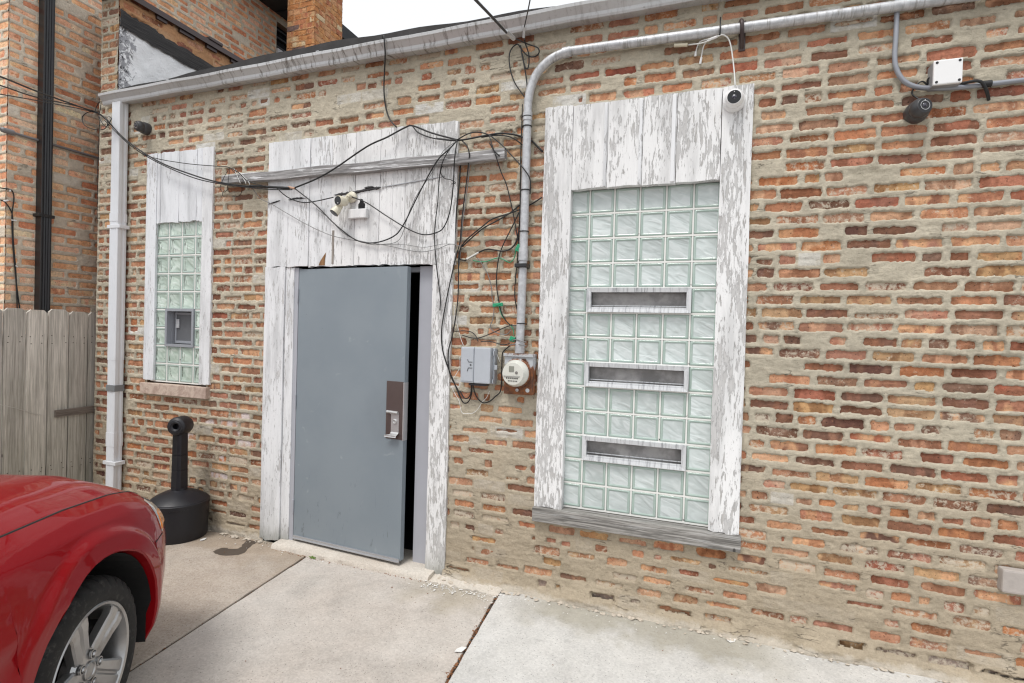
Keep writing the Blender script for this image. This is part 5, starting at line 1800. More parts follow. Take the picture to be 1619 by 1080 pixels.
def turret(name, label, p, r, aim, shell, group, base_r=None, wall_y=None, ring=None):
    """turret camera: round base on the wall, ball with a flat dark face"""
    o = empty(name, p)
    tag(o, label, 'security camera', group)
    base_r = base_r or r * 1.15
    d = (wall_y - p[1])
    B = axis((p[0], wall_y, p[2]), (0, -1, 0))
    MB().lathe([(base_r, 0), (base_r * 1.02, d * 0.2), (base_r * 0.98, d * 0.62), (base_r * 0.84, d * 0.80), (r * 0.5, d * 0.85)], 32, B).build('base', shell, o, smooth=True, sharp=50)
    A = Vector(aim).normalized()
    M = axis(p, A)
    n = 14
    prof_ = [(r * math.sin(math.pi * k / n), -r * math.cos(math.pi * k / n)) for k in range(0, int(n * 0.72) + 1)]
    rf_, hf = prof_[-1]
    MB().lathe(prof_ + [(rf_ * 0.97, hf + r * 0.05), (rf_ * 0.90, hf + r * 0.06)], 32, M, caps=False).build('ball', shell, o, smooth=True, sharp=60)
    MB().lathe([(0, hf + r * 0.055), (rf_ * 0.90, hf + r * 0.055), (rf_ * 0.86, hf + r * 0.02)], 32, M, caps=False).build('face', MAT_FACE, o, smooth=True, sharp=60)
    if ring: MB().lathe([(rf_ * 0.62, hf + r * 0.06), (rf_ * 0.62, hf + r * 0.085), (rf_ * 0.56, hf + r * 0.085), (rf_ * 0.56, hf + r * 0.06)], 28, M, caps=False).build('lens_ring', ring, o, smooth=True, sharp=40)
    MB().lathe([(0, hf + r * 0.16), (r * 0.16, hf + r * 0.12), (r * 0.24, hf + r * 0.058)], 20, M, caps=False).build('lens', MAT_LENSB, o, smooth=True)
    MB().lathe([(0, hf + r * 0.075), (r * 0.05, hf + r * 0.07)], 8, axis(Vector(p) + M.to_3x3() @ Vector((0, rf_ * 0.7, 0)), A), caps=False).build('indicator', MAT_WPLAST, o)
    return o


MAT_FACE = simple('camera_face', (0.010, 0.010, 0.011), 0.12, scale=5, bump=0)
MAT_LENSB = simple('camera_lens', (0.03, 0.03, 0.05), 0.05, scale=5, bump=0, coat=1.0)
MAT_DGREY = simple('dark_grey_camera', (0.050, 0.050, 0.054), 0.38, scale=30, var=0.1, bump=0.02)
CG = 'security cameras on the brick building'
turret('security_camera', 'white round turret security camera on the peeling board of the tall window', (0.0860, -0.0820, 2.9751), 0.050, (-0.05, -1.0, -0.10), MAT_WPLAST, CG, 0.058, -0.037)
turret('security_camera', 'dark grey turret security camera on bricks under the white junction box', (0.9391, -0.0750, 2.8257), 0.047, (0.30, -0.85, 0.05), MAT_DGREY, CG, 0.052, -0.004, MAT_STEEL)
turret('security_camera', 'small dark turret security camera high on bricks above the narrow window', (-4.5834, -0.0750, 3.3224), 0.045, (-0.10, -1.0, -0.05), MAT_DGREY, CG, 0.050, -0.004, MAT_STEEL)

# twin-head cream camera over the door
MAT_CREAM = simple('cream_plastic', (0.66, 0.62, 0.50), 0.4, scale=20, var=0.08, bump=0.02)
fc = empty('security_camera', (-2.4463, -0.0300, 2.6051))
tag(fc, 'cream twin-headed security camera fixed to the boards over the grey door', 'security camera', CG)
bp = Vector((-2.4424, -0.0280, 2.6053))
MB().lathe([(0.040, 0), (0.040, 0.010), (0.034, 0.016), (0.016, 0.020), (0.014, 0.05)], 24, axis(bp, (0, -1, 0))).build('mount', MAT_CREAM, fc, smooth=True, sharp=45)
a1 = Vector((-2.4835, -0.1350, 2.5591))
b1 = a1 + Vector((0.012, 0.078, 0.008))
d1 = (a1 - b1).normalized()
MB().lathe([(0.012, -0.01), (0.026, 0.0), (0.033, 0.012), (0.035, 0.03), (0.035, (a1 - b1).length - 0.004), (0.033, (a1 - b1).length)], 28, axis(b1, d1)).build('camera_head', MAT_CREAM, fc, smooth=True, sharp=50)
MB().lathe([(0.031, 0), (0.030, 0.002), (0.0, 0.0025)], 28, axis(a1, d1)).build('face', MAT_FACE, fc, smooth=True, sharp=40)
MB().lathe([(0.004, 0), (0.0, 0.002)], 8, axis(a1 + d1 * 0.003 + Vector((0.004, 0, -0.018)), d1)).build('indicator', MAT_WPLAST, fc)
a2 = Vector((-2.5214, -0.1250, 2.4745))
b2 = a2 + Vector((0.022, 0.036, 0.058))
d2 = (a2 - b2).normalized()
MB().lathe([(0.016, -0.01), (0.022, 0.0), (0.026, 0.02), (0.033, (a2 - b2).length - 0.01), (0.034, (a2 - b2).length)], 28, axis(b2, d2)).build('lamp_head', MAT_CREAM, fc, smooth=True, sharp=50)
MB().lathe([(0.031, 0), (0.030, 0.002), (0.0, 0.003)], 28, axis(a2, d2)).build('lamp_face', MAT_FACE, fc, smooth=True, sharp=40)
MB().tube([bp + Vector((0, -0.05, 0)), b1 + d1 * 0.02], 0.012, 10).tube([bp + Vector((0, -0.045, -0.01)), b2 + d2 * 0.02], 0.011, 10).build('arm', MAT_CREAM, fc, smooth=True, sharp=50)

# painted wood block with the dark hole above it
blk = MB().box((-2.452, -0.062, 2.448), (-2.300, -0.026, 2.512), 0.004)
tag(blk.build('wood_block', PB[2]), 'small white painted wood block nailed over the door right of the camera', 'wood block')
hm = MB()
rr = np.random.default_rng(31)
v = [(-2.388 + .002 * rr.normal(), 2.513), (-2.335, 2.513), (-2.334, 2.555), (-2.345, 2.560), (-2.352, 2.585), (-2.372, 2.592), (-2.378, 2.565), (-2.390, 2.552)]
hm.add([(x, -0.0275, z) for x, z in v] + [(x, -0.0235, z) for x, z in v], [tuple(range(8)), tuple(range(15, 7, -1))] + [(k, 8 + k, 8 + (k + 1) % 8, (k + 1) % 8) for k in range(8)])
hm.build('knot_hole', MAT_DARK, dw)


def strip(name, pts, w, y, mat, parent, rng, th=0.006):
    """ragged bead of old sealant"""
    q = spline([(x, y, z) for x, z in pts], 8)
    v, f = [], []
    for i, a in enumerate(q):
        e = min(1, i / 3, (len(q) - 1 - i) / 3) * 0.85 + 0.15
        h = w * e * (0.7 + 0.6 * rng.random())
        for (dz, dy) in ((-h, 0.001), (-h * .5, -th), (h * .5, -th * .8), (h * (0.8 + .4 * rng.random()), 0.001)): v.append((a.x, y + dy, a.z + dz))
    for i in range(len(q) - 1):
        for k in range(3): f.append((i * 4 + k, (i + 1) * 4 + k, (i + 1) * 4 + k + 1, i * 4 + k + 1))
    return MB().add(v, f).build(name, mat, parent)


MAT_TAR = simple('old_sealant', (0.030, 0.028, 0.030), 0.7, scale=120, var=0.5, bump=0.4)
MAT_TAR2 = simple('grey_sealant', (0.36, 0.37, 0.39), 0.8, scale=120, var=0.3, bump=0.4)
strip('sealant_bead', [(-2.60, 2.632), (-2.50, 2.636), (-2.42, 2.640), (-2.34, 2.650), (-2.28, 2.656), (-2.20, 2.660)], 0.010, -0.0275, MAT_TAR, dw, rr)
strip('sealant_bead', [(-2.34, 2.664), (-2.30, 2.667), (-2.26, 2.668)], 0.008, -0.029, MAT_TAR, dw, rr, 0.008)
strip('sealant_bead', [(-3.02, 2.620), (-2.95, 2.628), (-2.86, 2.625)], 0.007, -0.0275, MAT_TAR, dw, rr)
strip('sealant_bead', [(-3.215, 2.600), (-3.15, 2.612), (-3.10, 2.622)], 0.005, -0.0275, MAT_TAR, dw, rr)
strip('sealant_bead', [(-2.20, 2.662), (-2.05, 2.672), (-1.90, 2.685), (-1.70, 2.70)], 0.004, -0.0272, MAT_TAR2, dw, rr, 0.003)
# bare splintered patch at the foot of the boards
sp_ = MB()
v = [(-2.728, 2.122), (-2.672, 2.121), (-2.672, 2.16), (-2.664, 2.215), (-2.690, 2.185), (-2.715, 2.150)]
sp_.add([(x, -0.0268, z) for x, z in v], [tuple(range(6))])
sp_.build('splinter', wood_material('raw_splinter', (0.13, 0.065, 0.03), (0.30, 0.17, 0.085), 'z', 160), dw)
MB().box((-2.612, -0.0285, 2.13), (-2.594, -0.0235, 2.375), 0.002).build('bare_strip', wood_material('bare_strip_wood', (0.16, 0.14, 0.12), (0.34, 0.31, 0.28), 'z', 160), dw)

# length of old timber across the boards
MAT_LUM = wood_material('old_timber', (0.20, 0.195, 0.195), (0.44, 0.43, 0.43), 'x', 110, white=0.85)
lum = MB()
n = 40
v, f = [], []
x0, x1 = -3.655, -1.262
for i in range(n + 1):
    x = x0 + (x1 - x0) * i / n
    z = 2.806 + 0.004 * math.sin(i * 0.5) - 0.006 * i / n
    for (y, dz) in ((-0.028, -0.034), (-0.066, -0.033), (-0.069, -0.029), (-0.069, 0.030), (-0.066, 0.034), (-0.028, 0.036)):
        v.append((x + (rr.normal() * 0.004 if i in (0, n) else 0), y, z + dz + rr.normal() * 0.0006))
for i in range(n):
    for k in range(6): f.append((i * 6 + k, i * 6 + (k + 1) % 6, (i + 1) * 6 + (k + 1) % 6, (i + 1) * 6 + k))
f += [tuple(range(5, -1, -1)), tuple(n * 6 + k for k in range(6))]
lum.add(v, f)
tag(lum.build('timber_batten', MAT_LUM), 'long weathered grey timber nailed across the white boards above the door', 'timber')

# grey telephone box
tb = empty('utility_box', (-1.4317, -0.0400, 1.4418))
tag(tb, 'pale grey plastic utility box hanging under tangled wires beside the door', 'utility box')
MAT_TB = simple('pale_grey_plastic', (0.44, 0.47, 0.51), 0.5, scale=40, var=0.10, bump=0.02)
bx0, bx1 = (-1.5128, -0.0950, 1.5146)[0], (-1.3038, -0.0950, 1.5229)[0]
bz1, bz0 = (-1.4108, -0.0950, 1.5635)[2], (-1.4038, -0.0950, 1.3314)[2]
MB().box((bx0 + .008, -0.05, bz0 - .004), (bx1 + 0.010, 0.0, bz1 - .004), 0.004).build('back_box', MAT_TB, tb)
m = MB()
m.box((bx0, -0.100, bz0), (bx0 + (bx1 - bx0) * .45, -0.0505, bz1), 0.008)
m.box((bx0 + (bx1 - bx0) * .45 + .001, -0.100, bz0), (bx1, -0.0505, bz1), 0.008)
m.box((bx0 + .01, -0.1025, bz0 + .012), (bx0 + (bx1 - bx0) * .43, -0.099, bz1 - .012), 0.001)
m.build('cover', MAT_TB, tb)
m = MB()
xm = bx0 + (bx1 - bx0) * .42
for dz in (0.016, -0.022): m.tube([(xm - .030, -0.104, bz0 + .12 + dz), (xm - 0.002, -0.104, bz0 + .12 + dz * 1.0)], 0.0022, 6).tube([(xm - .030, -0.104, bz0 + .12 + dz), (xm - .036, -0.104, bz0 + .12 + dz * 2.0)], 0.0022, 6)
m.lathe([(0.006, 0), (0.006, 0.002), (0, 0.0022)], 10, axis((xm - 0.014, -0.1028, bz0 + .117), (0, -1, 0)))
m.build('emblem', simple('dark_grey_emblem', (0.09, 0.095, 0.10), 0.5), tb)
MB().box((bx1 + .011, -0.06, bz0 + .09), (bx1 + .030, -0.045, bz0 + .12), 0.003).box((bx1 + .0105, -0.085, bz0 + .005), (bx1 + .016, -0.03, bz0 + .03), .002).box((bx1 + .0105, -0.085, bz1 - .05), (bx1 + .016, -0.03, bz1 - .02), .002).build('latch', MAT_TB, tb)
MB().box((bx0 + .05, -0.075, bz0 - .018), (bx1 - .04, -0.01, bz0 - .0045), 0.003).build('cable_gland', MAT_DGREY, tb)

# electric meter
em = empty('electric_meter', (-1.1278, -0.0500, 1.4003))
tag(em, 'round glass-faced electric meter on a rusty box at the foot of the conduit', 'electric meter')
t = NT('rusty_box_paint')
p = t.pos(); s = t.sep(p)
rn = t.noise(p, 22, 6, 0.7)
mx, mz_ = (-1.1215, -0.0800, 1.4025)[0], (-1.1215, -0.0800, 1.4025)[2]
ex_ = t.math('MAXIMUM', t.math('MULTIPLY', t.math('ABSOLUTE', t.math('SUBTRACT', s[0], mx)), 9.5), t.math('MULTIPLY', t.math('ABSOLUTE', t.math('SUBTRACT', s[2], mz_)), 7.7))
rad = t.math('SQRT', t.math('ADD', t.math('POWER', t.math('SUBTRACT', s[0], mx), 2.0), t.math('POWER', t.math('SUBTRACT', s[2], mz_), 2.0)))
near = t.ramp(rad, 0.085, 0.125, 0.42, 0.0)
low = t.ramp(t.math('SUBTRACT', mz_, s[2]), 0.03, 0.12, 0.0, 0.5)
f_ = t.math('ADD', rn, t.math('ADD', t.math('ADD', near, low), t.ramp(ex_, 0.80, 1.0, 0.0, 0.3)))
c = t.mix(t.ramp(f_, 0.70, 0.86), (0.44, 0.46, 0.48), t.mix(t.ramp(rn, 0.4, 0.65), (0.24, 0.085, 0.028), (0.09, 0.035, 0.018)))
MAT_RUST = t.bsdf(Base_Color=c, Roughness=0.7, Normal=t.bump(rn, 0.3, 0.003))
ex0, ex1 = (-1.2153, -0.0800, 1.4056)[0], (-1.0258, -0.0800, 1.4154)[0]
ez1, ez0 = (-1.1254, -0.0800, 1.5296)[2], (-1.1176, -0.0800, 1.2753)[2]
MB().box((ex0, -0.080, ez0), (ex1, 0.0, ez1), 0.004).build('meter_box', MAT_RUST, em)
MB().box((ex0 - .004, -0.092, ez1 - 0.016), (ex1 + .004, -0.002, ez1 + 0.003), 0.003).build('box_top', MAT_RUST, em)
dc = Vector((-1.1284, -0.0850, 1.4104))
Dm = axis((dc.x, -0.080, dc.z), (0, -1, 0))
MB().lathe([(0.092, 0), (0.092, 0.010), (0.086, 0.014), (0.084, 0.014)], 40, Dm, caps=False).build('meter_ring', MAT_RUST, em, smooth=True, sharp=40)
MAT_MET = simple('meter_cream', (0.66, 0.66, 0.60), 0.25, scale=20, var=0.06, bump=0, coat=0.6)
MB().lathe([(0.084, 0.0), (0.084, 0.040), (0.078, 0.050), (0.072, 0.072), (0.068, 0.078), (0.0, 0.079)], 40, Dm).build('meter_cover', MAT_MET, em, smooth=True, sharp=35)
MB().box((dc.x - 0.025, -0.1615, dc.z + 0.012), (dc.x + 0.008, -0.158, dc.z + 0.047), 0.001).build('display', simple('lcd_grey', (0.25, 0.255, 0.22), 0.25, scale=8), em)
MB().box((dc.x - 0.06, -0.163, dc.z - 0.018), (dc.x + 0.045, -0.1592, dc.z - 0.012), 0.001).build('name_bar', simple('grey_trim', (0.36, 0.36, 0.34), 0.4), em)
MB().lathe([(0.009, 0), (0.008, 0.004), (0.0, 0.005)], 14, axis((dc.x + 0.024, -0.159, dc.z + 0.008), (0, -1, 0))).build('optical_port', simple('port_grey', (0.18, 0.17, 0.16), 0.4), em, smooth=True, sharp=40)
m = MB()
for i in range(6): m.box((dc.x - 0.042 + i * 0.0135, -0.1606, dc.z - 0.031), (dc.x - 0.034 + i * 0.0135, -0.159, dc.z - 0.024))
for i in range(4): m.box((dc.x - 0.03 + i * 0.016, -0.1606, dc.z - 0.046), (dc.x - 0.018 + i * 0.016, -0.159, dc.z - 0.042))
m.build('dial_print', MAT_CABLE, em)
MB().lathe([(0.010, 0), (0.010, 0.006), (0.006, 0.007), (0.005, 0.002), (0, 0.002)], 16, axis((dc.x + 0.005, -0.081, ez0 + 0.028), (0, -1, 0))).build('seal_port', MAT_STEEL, em, smooth=True, sharp=40)
MB().lathe([(0.013, 0), (0.013, 0.0012), (0, 0.0014)], 20, axis((ex1 - 0.03, -0.0805, ez0 + 0.03), (0, -1, 0))).build('sticker', simple('pale_sticker', (0.55, 0.58, 0.60), 0.5), em)

# black cigarette receptacle
MAT_RECP = simple('black_moulded_plastic', (0.009, 0.009, 0.013), 0.45, scale=60, var=0.25, bump=0.15)
rc_ = empty('cigarette_receptacle', (-3.86, -0.215, 0))
tag(rc_, 'black plastic cigarette receptacle with a round base and tall neck standing by the wall', 'ash receptacle')
Bm = Matrix.Translation((-3.86, -0.215, 0))
MB().lathe([(0.0, 0.0), (0.194, 0.0), (0.200, 0.010), (0.203, 0.10), (0.206, 0.248), (0.206, 0.252)], 56, Bm).build('base', MAT_RECP, rc_, smooth=True, sharp=40)
MB().lathe([(0.200, 0.250), (0.212, 0.254), (0.213, 0.280), (0.207, 0.284), (0.205, 0.290), (0.196, 0.298), (0.150, 0.330), (0.100, 0.352), (0.064, 0.362), (0.056, 0.366), (0.054, 0.380)], 56, Bm).build('lid', MAT_RECP, rc_, smooth=True, sharp=28)
nk = []
for k in range(24):
    a = 2 * math.pi * k / 24
    q = 0.046 / max(abs(math.cos(a)), abs(math.sin(a))) if True else 0
    q = min(q, 0.054)
    nk.append((q * math.cos(a), q * math.sin(a)))
m = MB()
for (z0, z1, s0, s1) in ((0.36, 0.52, 1.06, 1.02), (0.522, 0.64, 1.01, 0.99), (0.642, 0.84, 0.98, 0.95)):
    v = [(-3.86 + x * s0, -0.215 + y * s0, z0) for x, y in nk] + [(-3.86 + x * s1, -0.215 + y * s1, z1) for x, y in nk]
    m.add(v, [tuple(range(23, -1, -1)), tuple(range(24, 48))] + [(k, (k + 1) % 24, 24 + (k + 1) % 24, 24 + k) for k in range(24)])
m.build('neck', MAT_RECP, rc_, smooth=True, sharp=30)
hn = Vector((0.414, -0.906, 0.05)).normalized()
hc = Vector((-3.86, -0.215, 0.865)) + hn * 0.075
Hm = axis(hc, hn)
MB().lathe([(0.0, -0.05), (0.020, -0.05), (0.022, -0.004), (0.030, 0.001), (0.050, 0.0), (0.066, -0.010), (0.073, -0.026), (0.074, -0.12), (0.066, -0.145), (0.05, -0.155), (0.0, -0.156)], 16, Hm).build('head', MAT_RECP, rc_, smooth=True, sharp=28)
MB().lathe([(0.032, 0.001), (0.036, 0.006), (0.040, 0.001)], 24, Hm, caps=False).build('rim', MAT_RECP, rc_, smooth=True)

# ------------------------------------------------------------------ cables and wires
def cable(label, pts, r=0.004, mat=None, name='cable', group=None, n=6, cat='cable'):
    """one object per run; label may be a list, one for each run"""
    runs = pts if isinstance(pts[0], list) else [pts]
    first = None
    for i, q in enumerate(runs):
        lab = label if isinstance(label, str) else label[min(i, len(label) - 1)]
        o = tag(MB().tube(spline(q, n), r, 7).build(name, mat or MAT_CABLE, None, smooth=True), lab, cat,
                (lab if isinstance(label, str) and len(runs) > 1 else group))
        first = first or o
    return first


def afar(pts, k=5.0):
    """carry an overhead line on towards its distant pole"""
    a, b = Vector(pts[0]), Vector(pts[1])
    return [tuple(a + (a - b) * k + Vector((0, 0, 0.05 * k))), tuple(a + (a - b) * k * .4 + Vector((0, 0, 0.01 * k)))] + pts


def wraps(parent, pts, r, mat, name, L=0.02):
    for (a, b) in pts:
        a, b = Vector(a), Vector(b)
        MB().tube([a, b], r, 10).build(name, mat, parent, smooth=True, sharp=40)


KG = 'cables strung along the front wall'
c1 = cable('thick black cable from the left sky passing the white downspout to the timber', afar([(-1.8343, -2.6000, 2.2968), (-3.2060, -1.9000, 2.7953), (-4.0253, -1.3000, 3.1054), (-4.5065, -0.8500, 3.2711), (-4.9102, -0.3000, 3.4195), (-4.9768, -0.1350, 3.4395), (-4.6617, -0.1300, 3.1936), (-4.3424, -0.0850, 3.0055), (-3.9855, -0.0800, 2.8752), (-3.6699, -0.0850, 2.7853), (-3.3129, -0.0850, 2.7263), (-2.9563, -0.0750, 2.6954)]), 0.0058, group=KG)
cable('second black cable sagging from the left edge to the coil by the downspout', afar([(-1.8336, -2.6000, 2.2677), (-3.2047, -1.9000, 2.7426), (-4.0240, -1.3000, 3.0527), (-4.5411, -0.8500, 3.2399), (-4.9502, -0.3000, 3.4347), (-4.9281, -0.1400, 3.4158), (-4.6850, -0.1300, 3.1958), (-4.4105, -0.0900, 3.0255), (-3.9787, -0.0850, 2.8529), (-3.6305, -0.0900, 2.7663), (-3.1879, -0.0850, 2.6987), (-2.9413, -0.0780, 2.6795)]), 0.0042, group=KG)
cable('lowest thin cable crossing the black downspout at the left edge', afar([(-1.8321, -2.6000, 2.2021), (-3.2030, -1.9000, 2.6703), (-4.0227, -1.3000, 2.9999), (-4.6000, -0.7000, 3.2596), (-4.9431, -0.2800, 3.4210), (-4.9694, -0.1500, 3.4436)]), 0.0035, group=KG)
cable('coiled loop of cable hanging at the top of the white downspout', [(-5.0188, -0.1600, 3.4669), (-5.1170, -0.1600, 3.4674), (-5.1823, -0.1600, 3.4311), (-5.1473, -0.1600, 3.3616), (-5.0146, -0.1600, 3.3096), (-4.8937, -0.1600, 3.3023), (-4.8708, -0.1500, 3.3519), (-4.9121, -0.1500, 3.4048), (-4.9936, -0.1500, 3.4409), (-4.9355, -0.1600, 3.3712), (-4.8861, -0.1500, 3.3267), (-4.8396, -0.1400, 3.3898), (-4.8721, -0.1400, 3.4149)], 0.0035, group=KG)
cable(['curved short wire end sticking up left of the gutter end', 'straight short wire end sticking up close to the gutter end'], [[(-5.0347, -0.1500, 3.4619), (-5.0117, -0.1500, 3.5134), (-4.9802, -0.1500, 3.5475)], [(-4.9773, -0.1500, 3.4391), (-4.9627, -0.1500, 3.4968), (-4.9559, -0.1500, 3.5445)]], 0.003, group=KG)
cable('thin dark wire running straight down the left corner of the brick wall', [(-5.1771, -0.0200, 3.5071), (-5.1949, -0.0120, 3.3825), (-5.2050, -0.0120, 3.1290), (-5.2060, -0.0120, 2.8459), (-5.2024, -0.0120, 2.5507)], 0.0025, group=KG)
cable('thin black cable looping past the narrow window to the timber end', [(-4.9273, -0.1400, 3.3887), (-4.6613, -0.1300, 3.1776), (-4.4768, -0.0700, 3.0639), (-4.0968, -0.0500, 2.9803), (-3.7139, -0.0500, 2.9235), (-3.5797, -0.0800, 2.8986), (-3.4513, -0.0950, 2.8400), (-3.3487, -0.1000, 2.7681), (-3.1784, -0.0950, 2.7145)], 0.0032, group=KG)
cable('thick black cable rising from the taped splice over the timber to the board top', [(-2.9255, -0.0700, 2.6946), (-2.7174, -0.0850, 2.7408), (-2.5479, -0.0900, 2.8037), (-2.2840, -0.0900, 2.9321), (-2.1343, -0.0700, 2.9901), (-2.0075, -0.0500, 3.0494), (-1.9461, -0.0450, 3.0577), (-1.8000, -0.0500, 2.9936), (-1.6043, -0.0600, 2.9244)], 0.0058, group=KG)
cable('twin black cable dipping between the board top and the bundle', [(-1.9511, -0.0450, 3.0582), (-1.8973, -0.0500, 3.0036), (-1.7721, -0.0550, 2.9510), (-1.6017, -0.0650, 2.9182)], 0.0045, group=KG)
cable('thick black cable arching from the bundle behind the conduit to the window board', [(-1.7605, -0.0500, 2.9516), (-1.5970, -0.0650, 2.9178), (-1.4319, -0.0500, 2.9331), (-1.3100, -0.0350, 2.9449), (-1.2091, -0.0250, 2.9302), (-1.1477, -0.0150, 2.9075), (-1.0960, -0.0150, 2.8824), (-1.0209, -0.0200, 2.8061)], 0.0062, group=KG)
cable('black cable curving from the bundle down across the conduit front', [(-1.5946, -0.0700, 2.9200), (-1.5272, -0.0600, 2.9539), (-1.4642, -0.0500, 2.9634), (-1.3830, -0.0500, 2.9388), (-1.2911, -0.0550, 2.8673), (-1.2052, -0.0700, 2.7784), (-1.1212, -0.0850, 2.6877), (-1.0774, -0.0850, 2.6177), (-1.0781, -0.0750, 2.5301)], 0.0042, group=KG)
cable('black cable ending behind the conduit beside the bundle', [(-1.4339, -0.0450, 2.9293), (-1.3096, -0.0350, 2.9327), (-1.2258, -0.0250, 2.9117), (-1.1464, -0.0140, 2.8555)], 0.0042, group=KG)
cable('black cable swooping from the splice under the boards and up to the bundle', [(-2.9253, -0.0700, 2.6899), (-2.7417, -0.0500, 2.5579), (-2.5723, -0.0450, 2.4124), (-2.3936, -0.0450, 2.2965), (-2.2438, -0.0450, 2.2692), (-2.0862, -0.0500, 2.3027), (-1.9994, -0.0550, 2.3768), (-1.8790, -0.0600, 2.5844), (-1.7366, -0.0850, 2.7824), (-1.6453, -0.0850, 2.8576), (-1.5945, -0.0700, 2.9158)], 0.0046, group=KG)
cable('thin grey wire following the swooping black cable', [(-2.7496, -0.0400, 2.5374), (-2.6321, -0.0420, 2.4616), (-2.4896, -0.0420, 2.3412), (-2.2986, -0.0420, 2.2670), (-2.1569, -0.0420, 2.2581), (-2.0282, -0.0450, 2.2885), (-1.9554, -0.0500, 2.4709), (-1.8918, -0.0550, 2.5865), (-1.7862, -0.0600, 2.7140), (-1.6888, -0.0900, 2.8433), (-1.5990, -0.0700, 2.9121)], 0.0022, MAT_GCABLE, group=KG)
cable('black cable leaving the bundle to the left in a tight bend over the timber', [(-1.5920, -0.0750, 2.9138), (-1.6515, -0.0900, 2.8400), (-1.6955, -0.0900, 2.7525), (-1.7324, -0.0500, 2.6495), (-1.7406, -0.0450, 2.5160), (-1.7536, -0.0420, 2.4198), (-1.7592, -0.0420, 2.2840), (-1.7404, -0.0400, 2.1010), (-1.7054, -0.0400, 1.8883), (-1.7051, -0.0400, 1.7991)], 0.0036, group=KG)
cable('black cable from the bundle down to the cream camera', [(-1.5919, -0.0750, 2.9097), (-1.5935, -0.0950, 2.8331), (-1.6051, -0.0850, 2.7466), (-1.6192, -0.0600, 2.6513), (-1.6421, -0.0500, 2.4715), (-1.6812, -0.0500, 2.3642), (-1.7321, -0.0500, 2.3240), (-1.8376, -0.0500, 2.3110), (-1.9619, -0.0500, 2.3545), (-2.1315, -0.0500, 2.4493), (-2.3012, -0.0500, 2.5512), (-2.4313, -0.0500, 2.6037)], 0.0042, group=KG)
cable('short black cable from the left of the cream camera to the splice', [(-3.1137, -0.0550, 2.7112), (-3.0075, -0.0500, 2.6343), (-2.8744, -0.0450, 2.5899), (-2.7427, -0.0500, 2.5904), (-2.5665, -0.0800, 2.6000)], 0.0040, group=KG)
cable('small black wire loop under the right end of the timber', [(-1.6937, -0.0500, 2.7813), (-1.7191, -0.0450, 2.7512), (-1.7244, -0.0420, 2.7187), (-1.6949, -0.0420, 2.6827), (-1.6506, -0.0450, 2.6703), (-1.6101, -0.0500, 2.6451), (-1.6404, -0.0450, 2.6402)], 0.003, group=KG)
cable('light grey wire sagging from the timber across the white boards', [(-3.4117, -0.0900, 2.8287), (-3.3280, -0.0700, 2.7119), (-3.2711, -0.0500, 2.6407), (-3.1753, -0.0450, 2.5977), (-3.0114, -0.0420, 2.5130), (-2.8196, -0.0420, 2.4191), (-2.6116, -0.0420, 2.3366), (-2.4065, -0.0420, 2.2929), (-2.1411, -0.0420, 2.2488), (-1.8878, -0.0420, 2.1981), (-1.7426, -0.0420, 2.2113), (-1.6393, -0.0420, 2.2421), (-1.5608, -0.0300, 2.2249)], 0.0024, MAT_GCABLE, group=KG)
cable('thin pale wire sagging lowest over the boards to the brick bundle', [(-2.4081, -0.0400, 2.2979), (-2.1946, -0.0400, 2.2596), (-1.9898, -0.0400, 2.2489), (-1.8408, -0.0400, 2.2272), (-1.6970, -0.0400, 2.2442), (-1.6027, -0.0400, 2.2371), (-1.5370, -0.0200, 2.2007)], 0.0018, MAT_GCABLE, group=KG)
cable(['black cable bowing out to the left down the right edge of the door boards', 'straighter black cable down the right edge of the door boards'], [[(-1.5625, -0.0600, 2.9120), (-1.5200, -0.0800, 2.8723), (-1.5012, -0.0780, 2.8181), (-1.5125, -0.0600, 2.7673), (-1.5462, -0.0300, 2.5835), (-1.5659, -0.0300, 2.3967), (-1.5755, -0.0300, 2.2505), (-1.6008, -0.0300, 2.1630), (-1.6271, -0.0350, 2.0323), (-1.6656, -0.0400, 1.8291), (-1.6889, -0.0400, 1.6549), (-1.6783, -0.0350, 1.5320), (-1.6397, -0.0300, 1.4230), (-1.5795, -0.0200, 1.2899), (-1.5495, -0.0300, 1.2336)],
      [(-1.5524, -0.0200, 2.2514), (-1.5764, -0.0250, 2.2009), (-1.5837, -0.0250, 2.1339), (-1.5807, -0.0250, 1.8813), (-1.6066, -0.0300, 1.6572), (-1.6354, -0.0350, 1.5251), (-1.6268, -0.0300, 1.3897), (-1.5648, -0.0200, 1.2697), (-1.5421, -0.0250, 1.2167)]], 0.0042, group=KG)
cable('pale cable beside the black pair under the timber', [(-1.5023, -0.0750, 2.8069), (-1.5208, -0.0300, 2.7316), (-1.5370, -0.0250, 2.5842), (-1.5591, -0.0250, 2.3974), (-1.5710, -0.0200, 2.2520), (-1.5829, -0.0150, 2.1015)], 0.0034, MAT_GCABLE, group=KG)
cable('dark cable hugging the edge of the door boards', [(-1.5862, -0.0300, 2.7618), (-1.5969, -0.0200, 2.6482), (-1.6106, -0.0200, 2.4808), (-1.6156, -0.0180, 2.3044), (-1.6168, -0.0180, 2.1862)], 0.0048, group=KG)
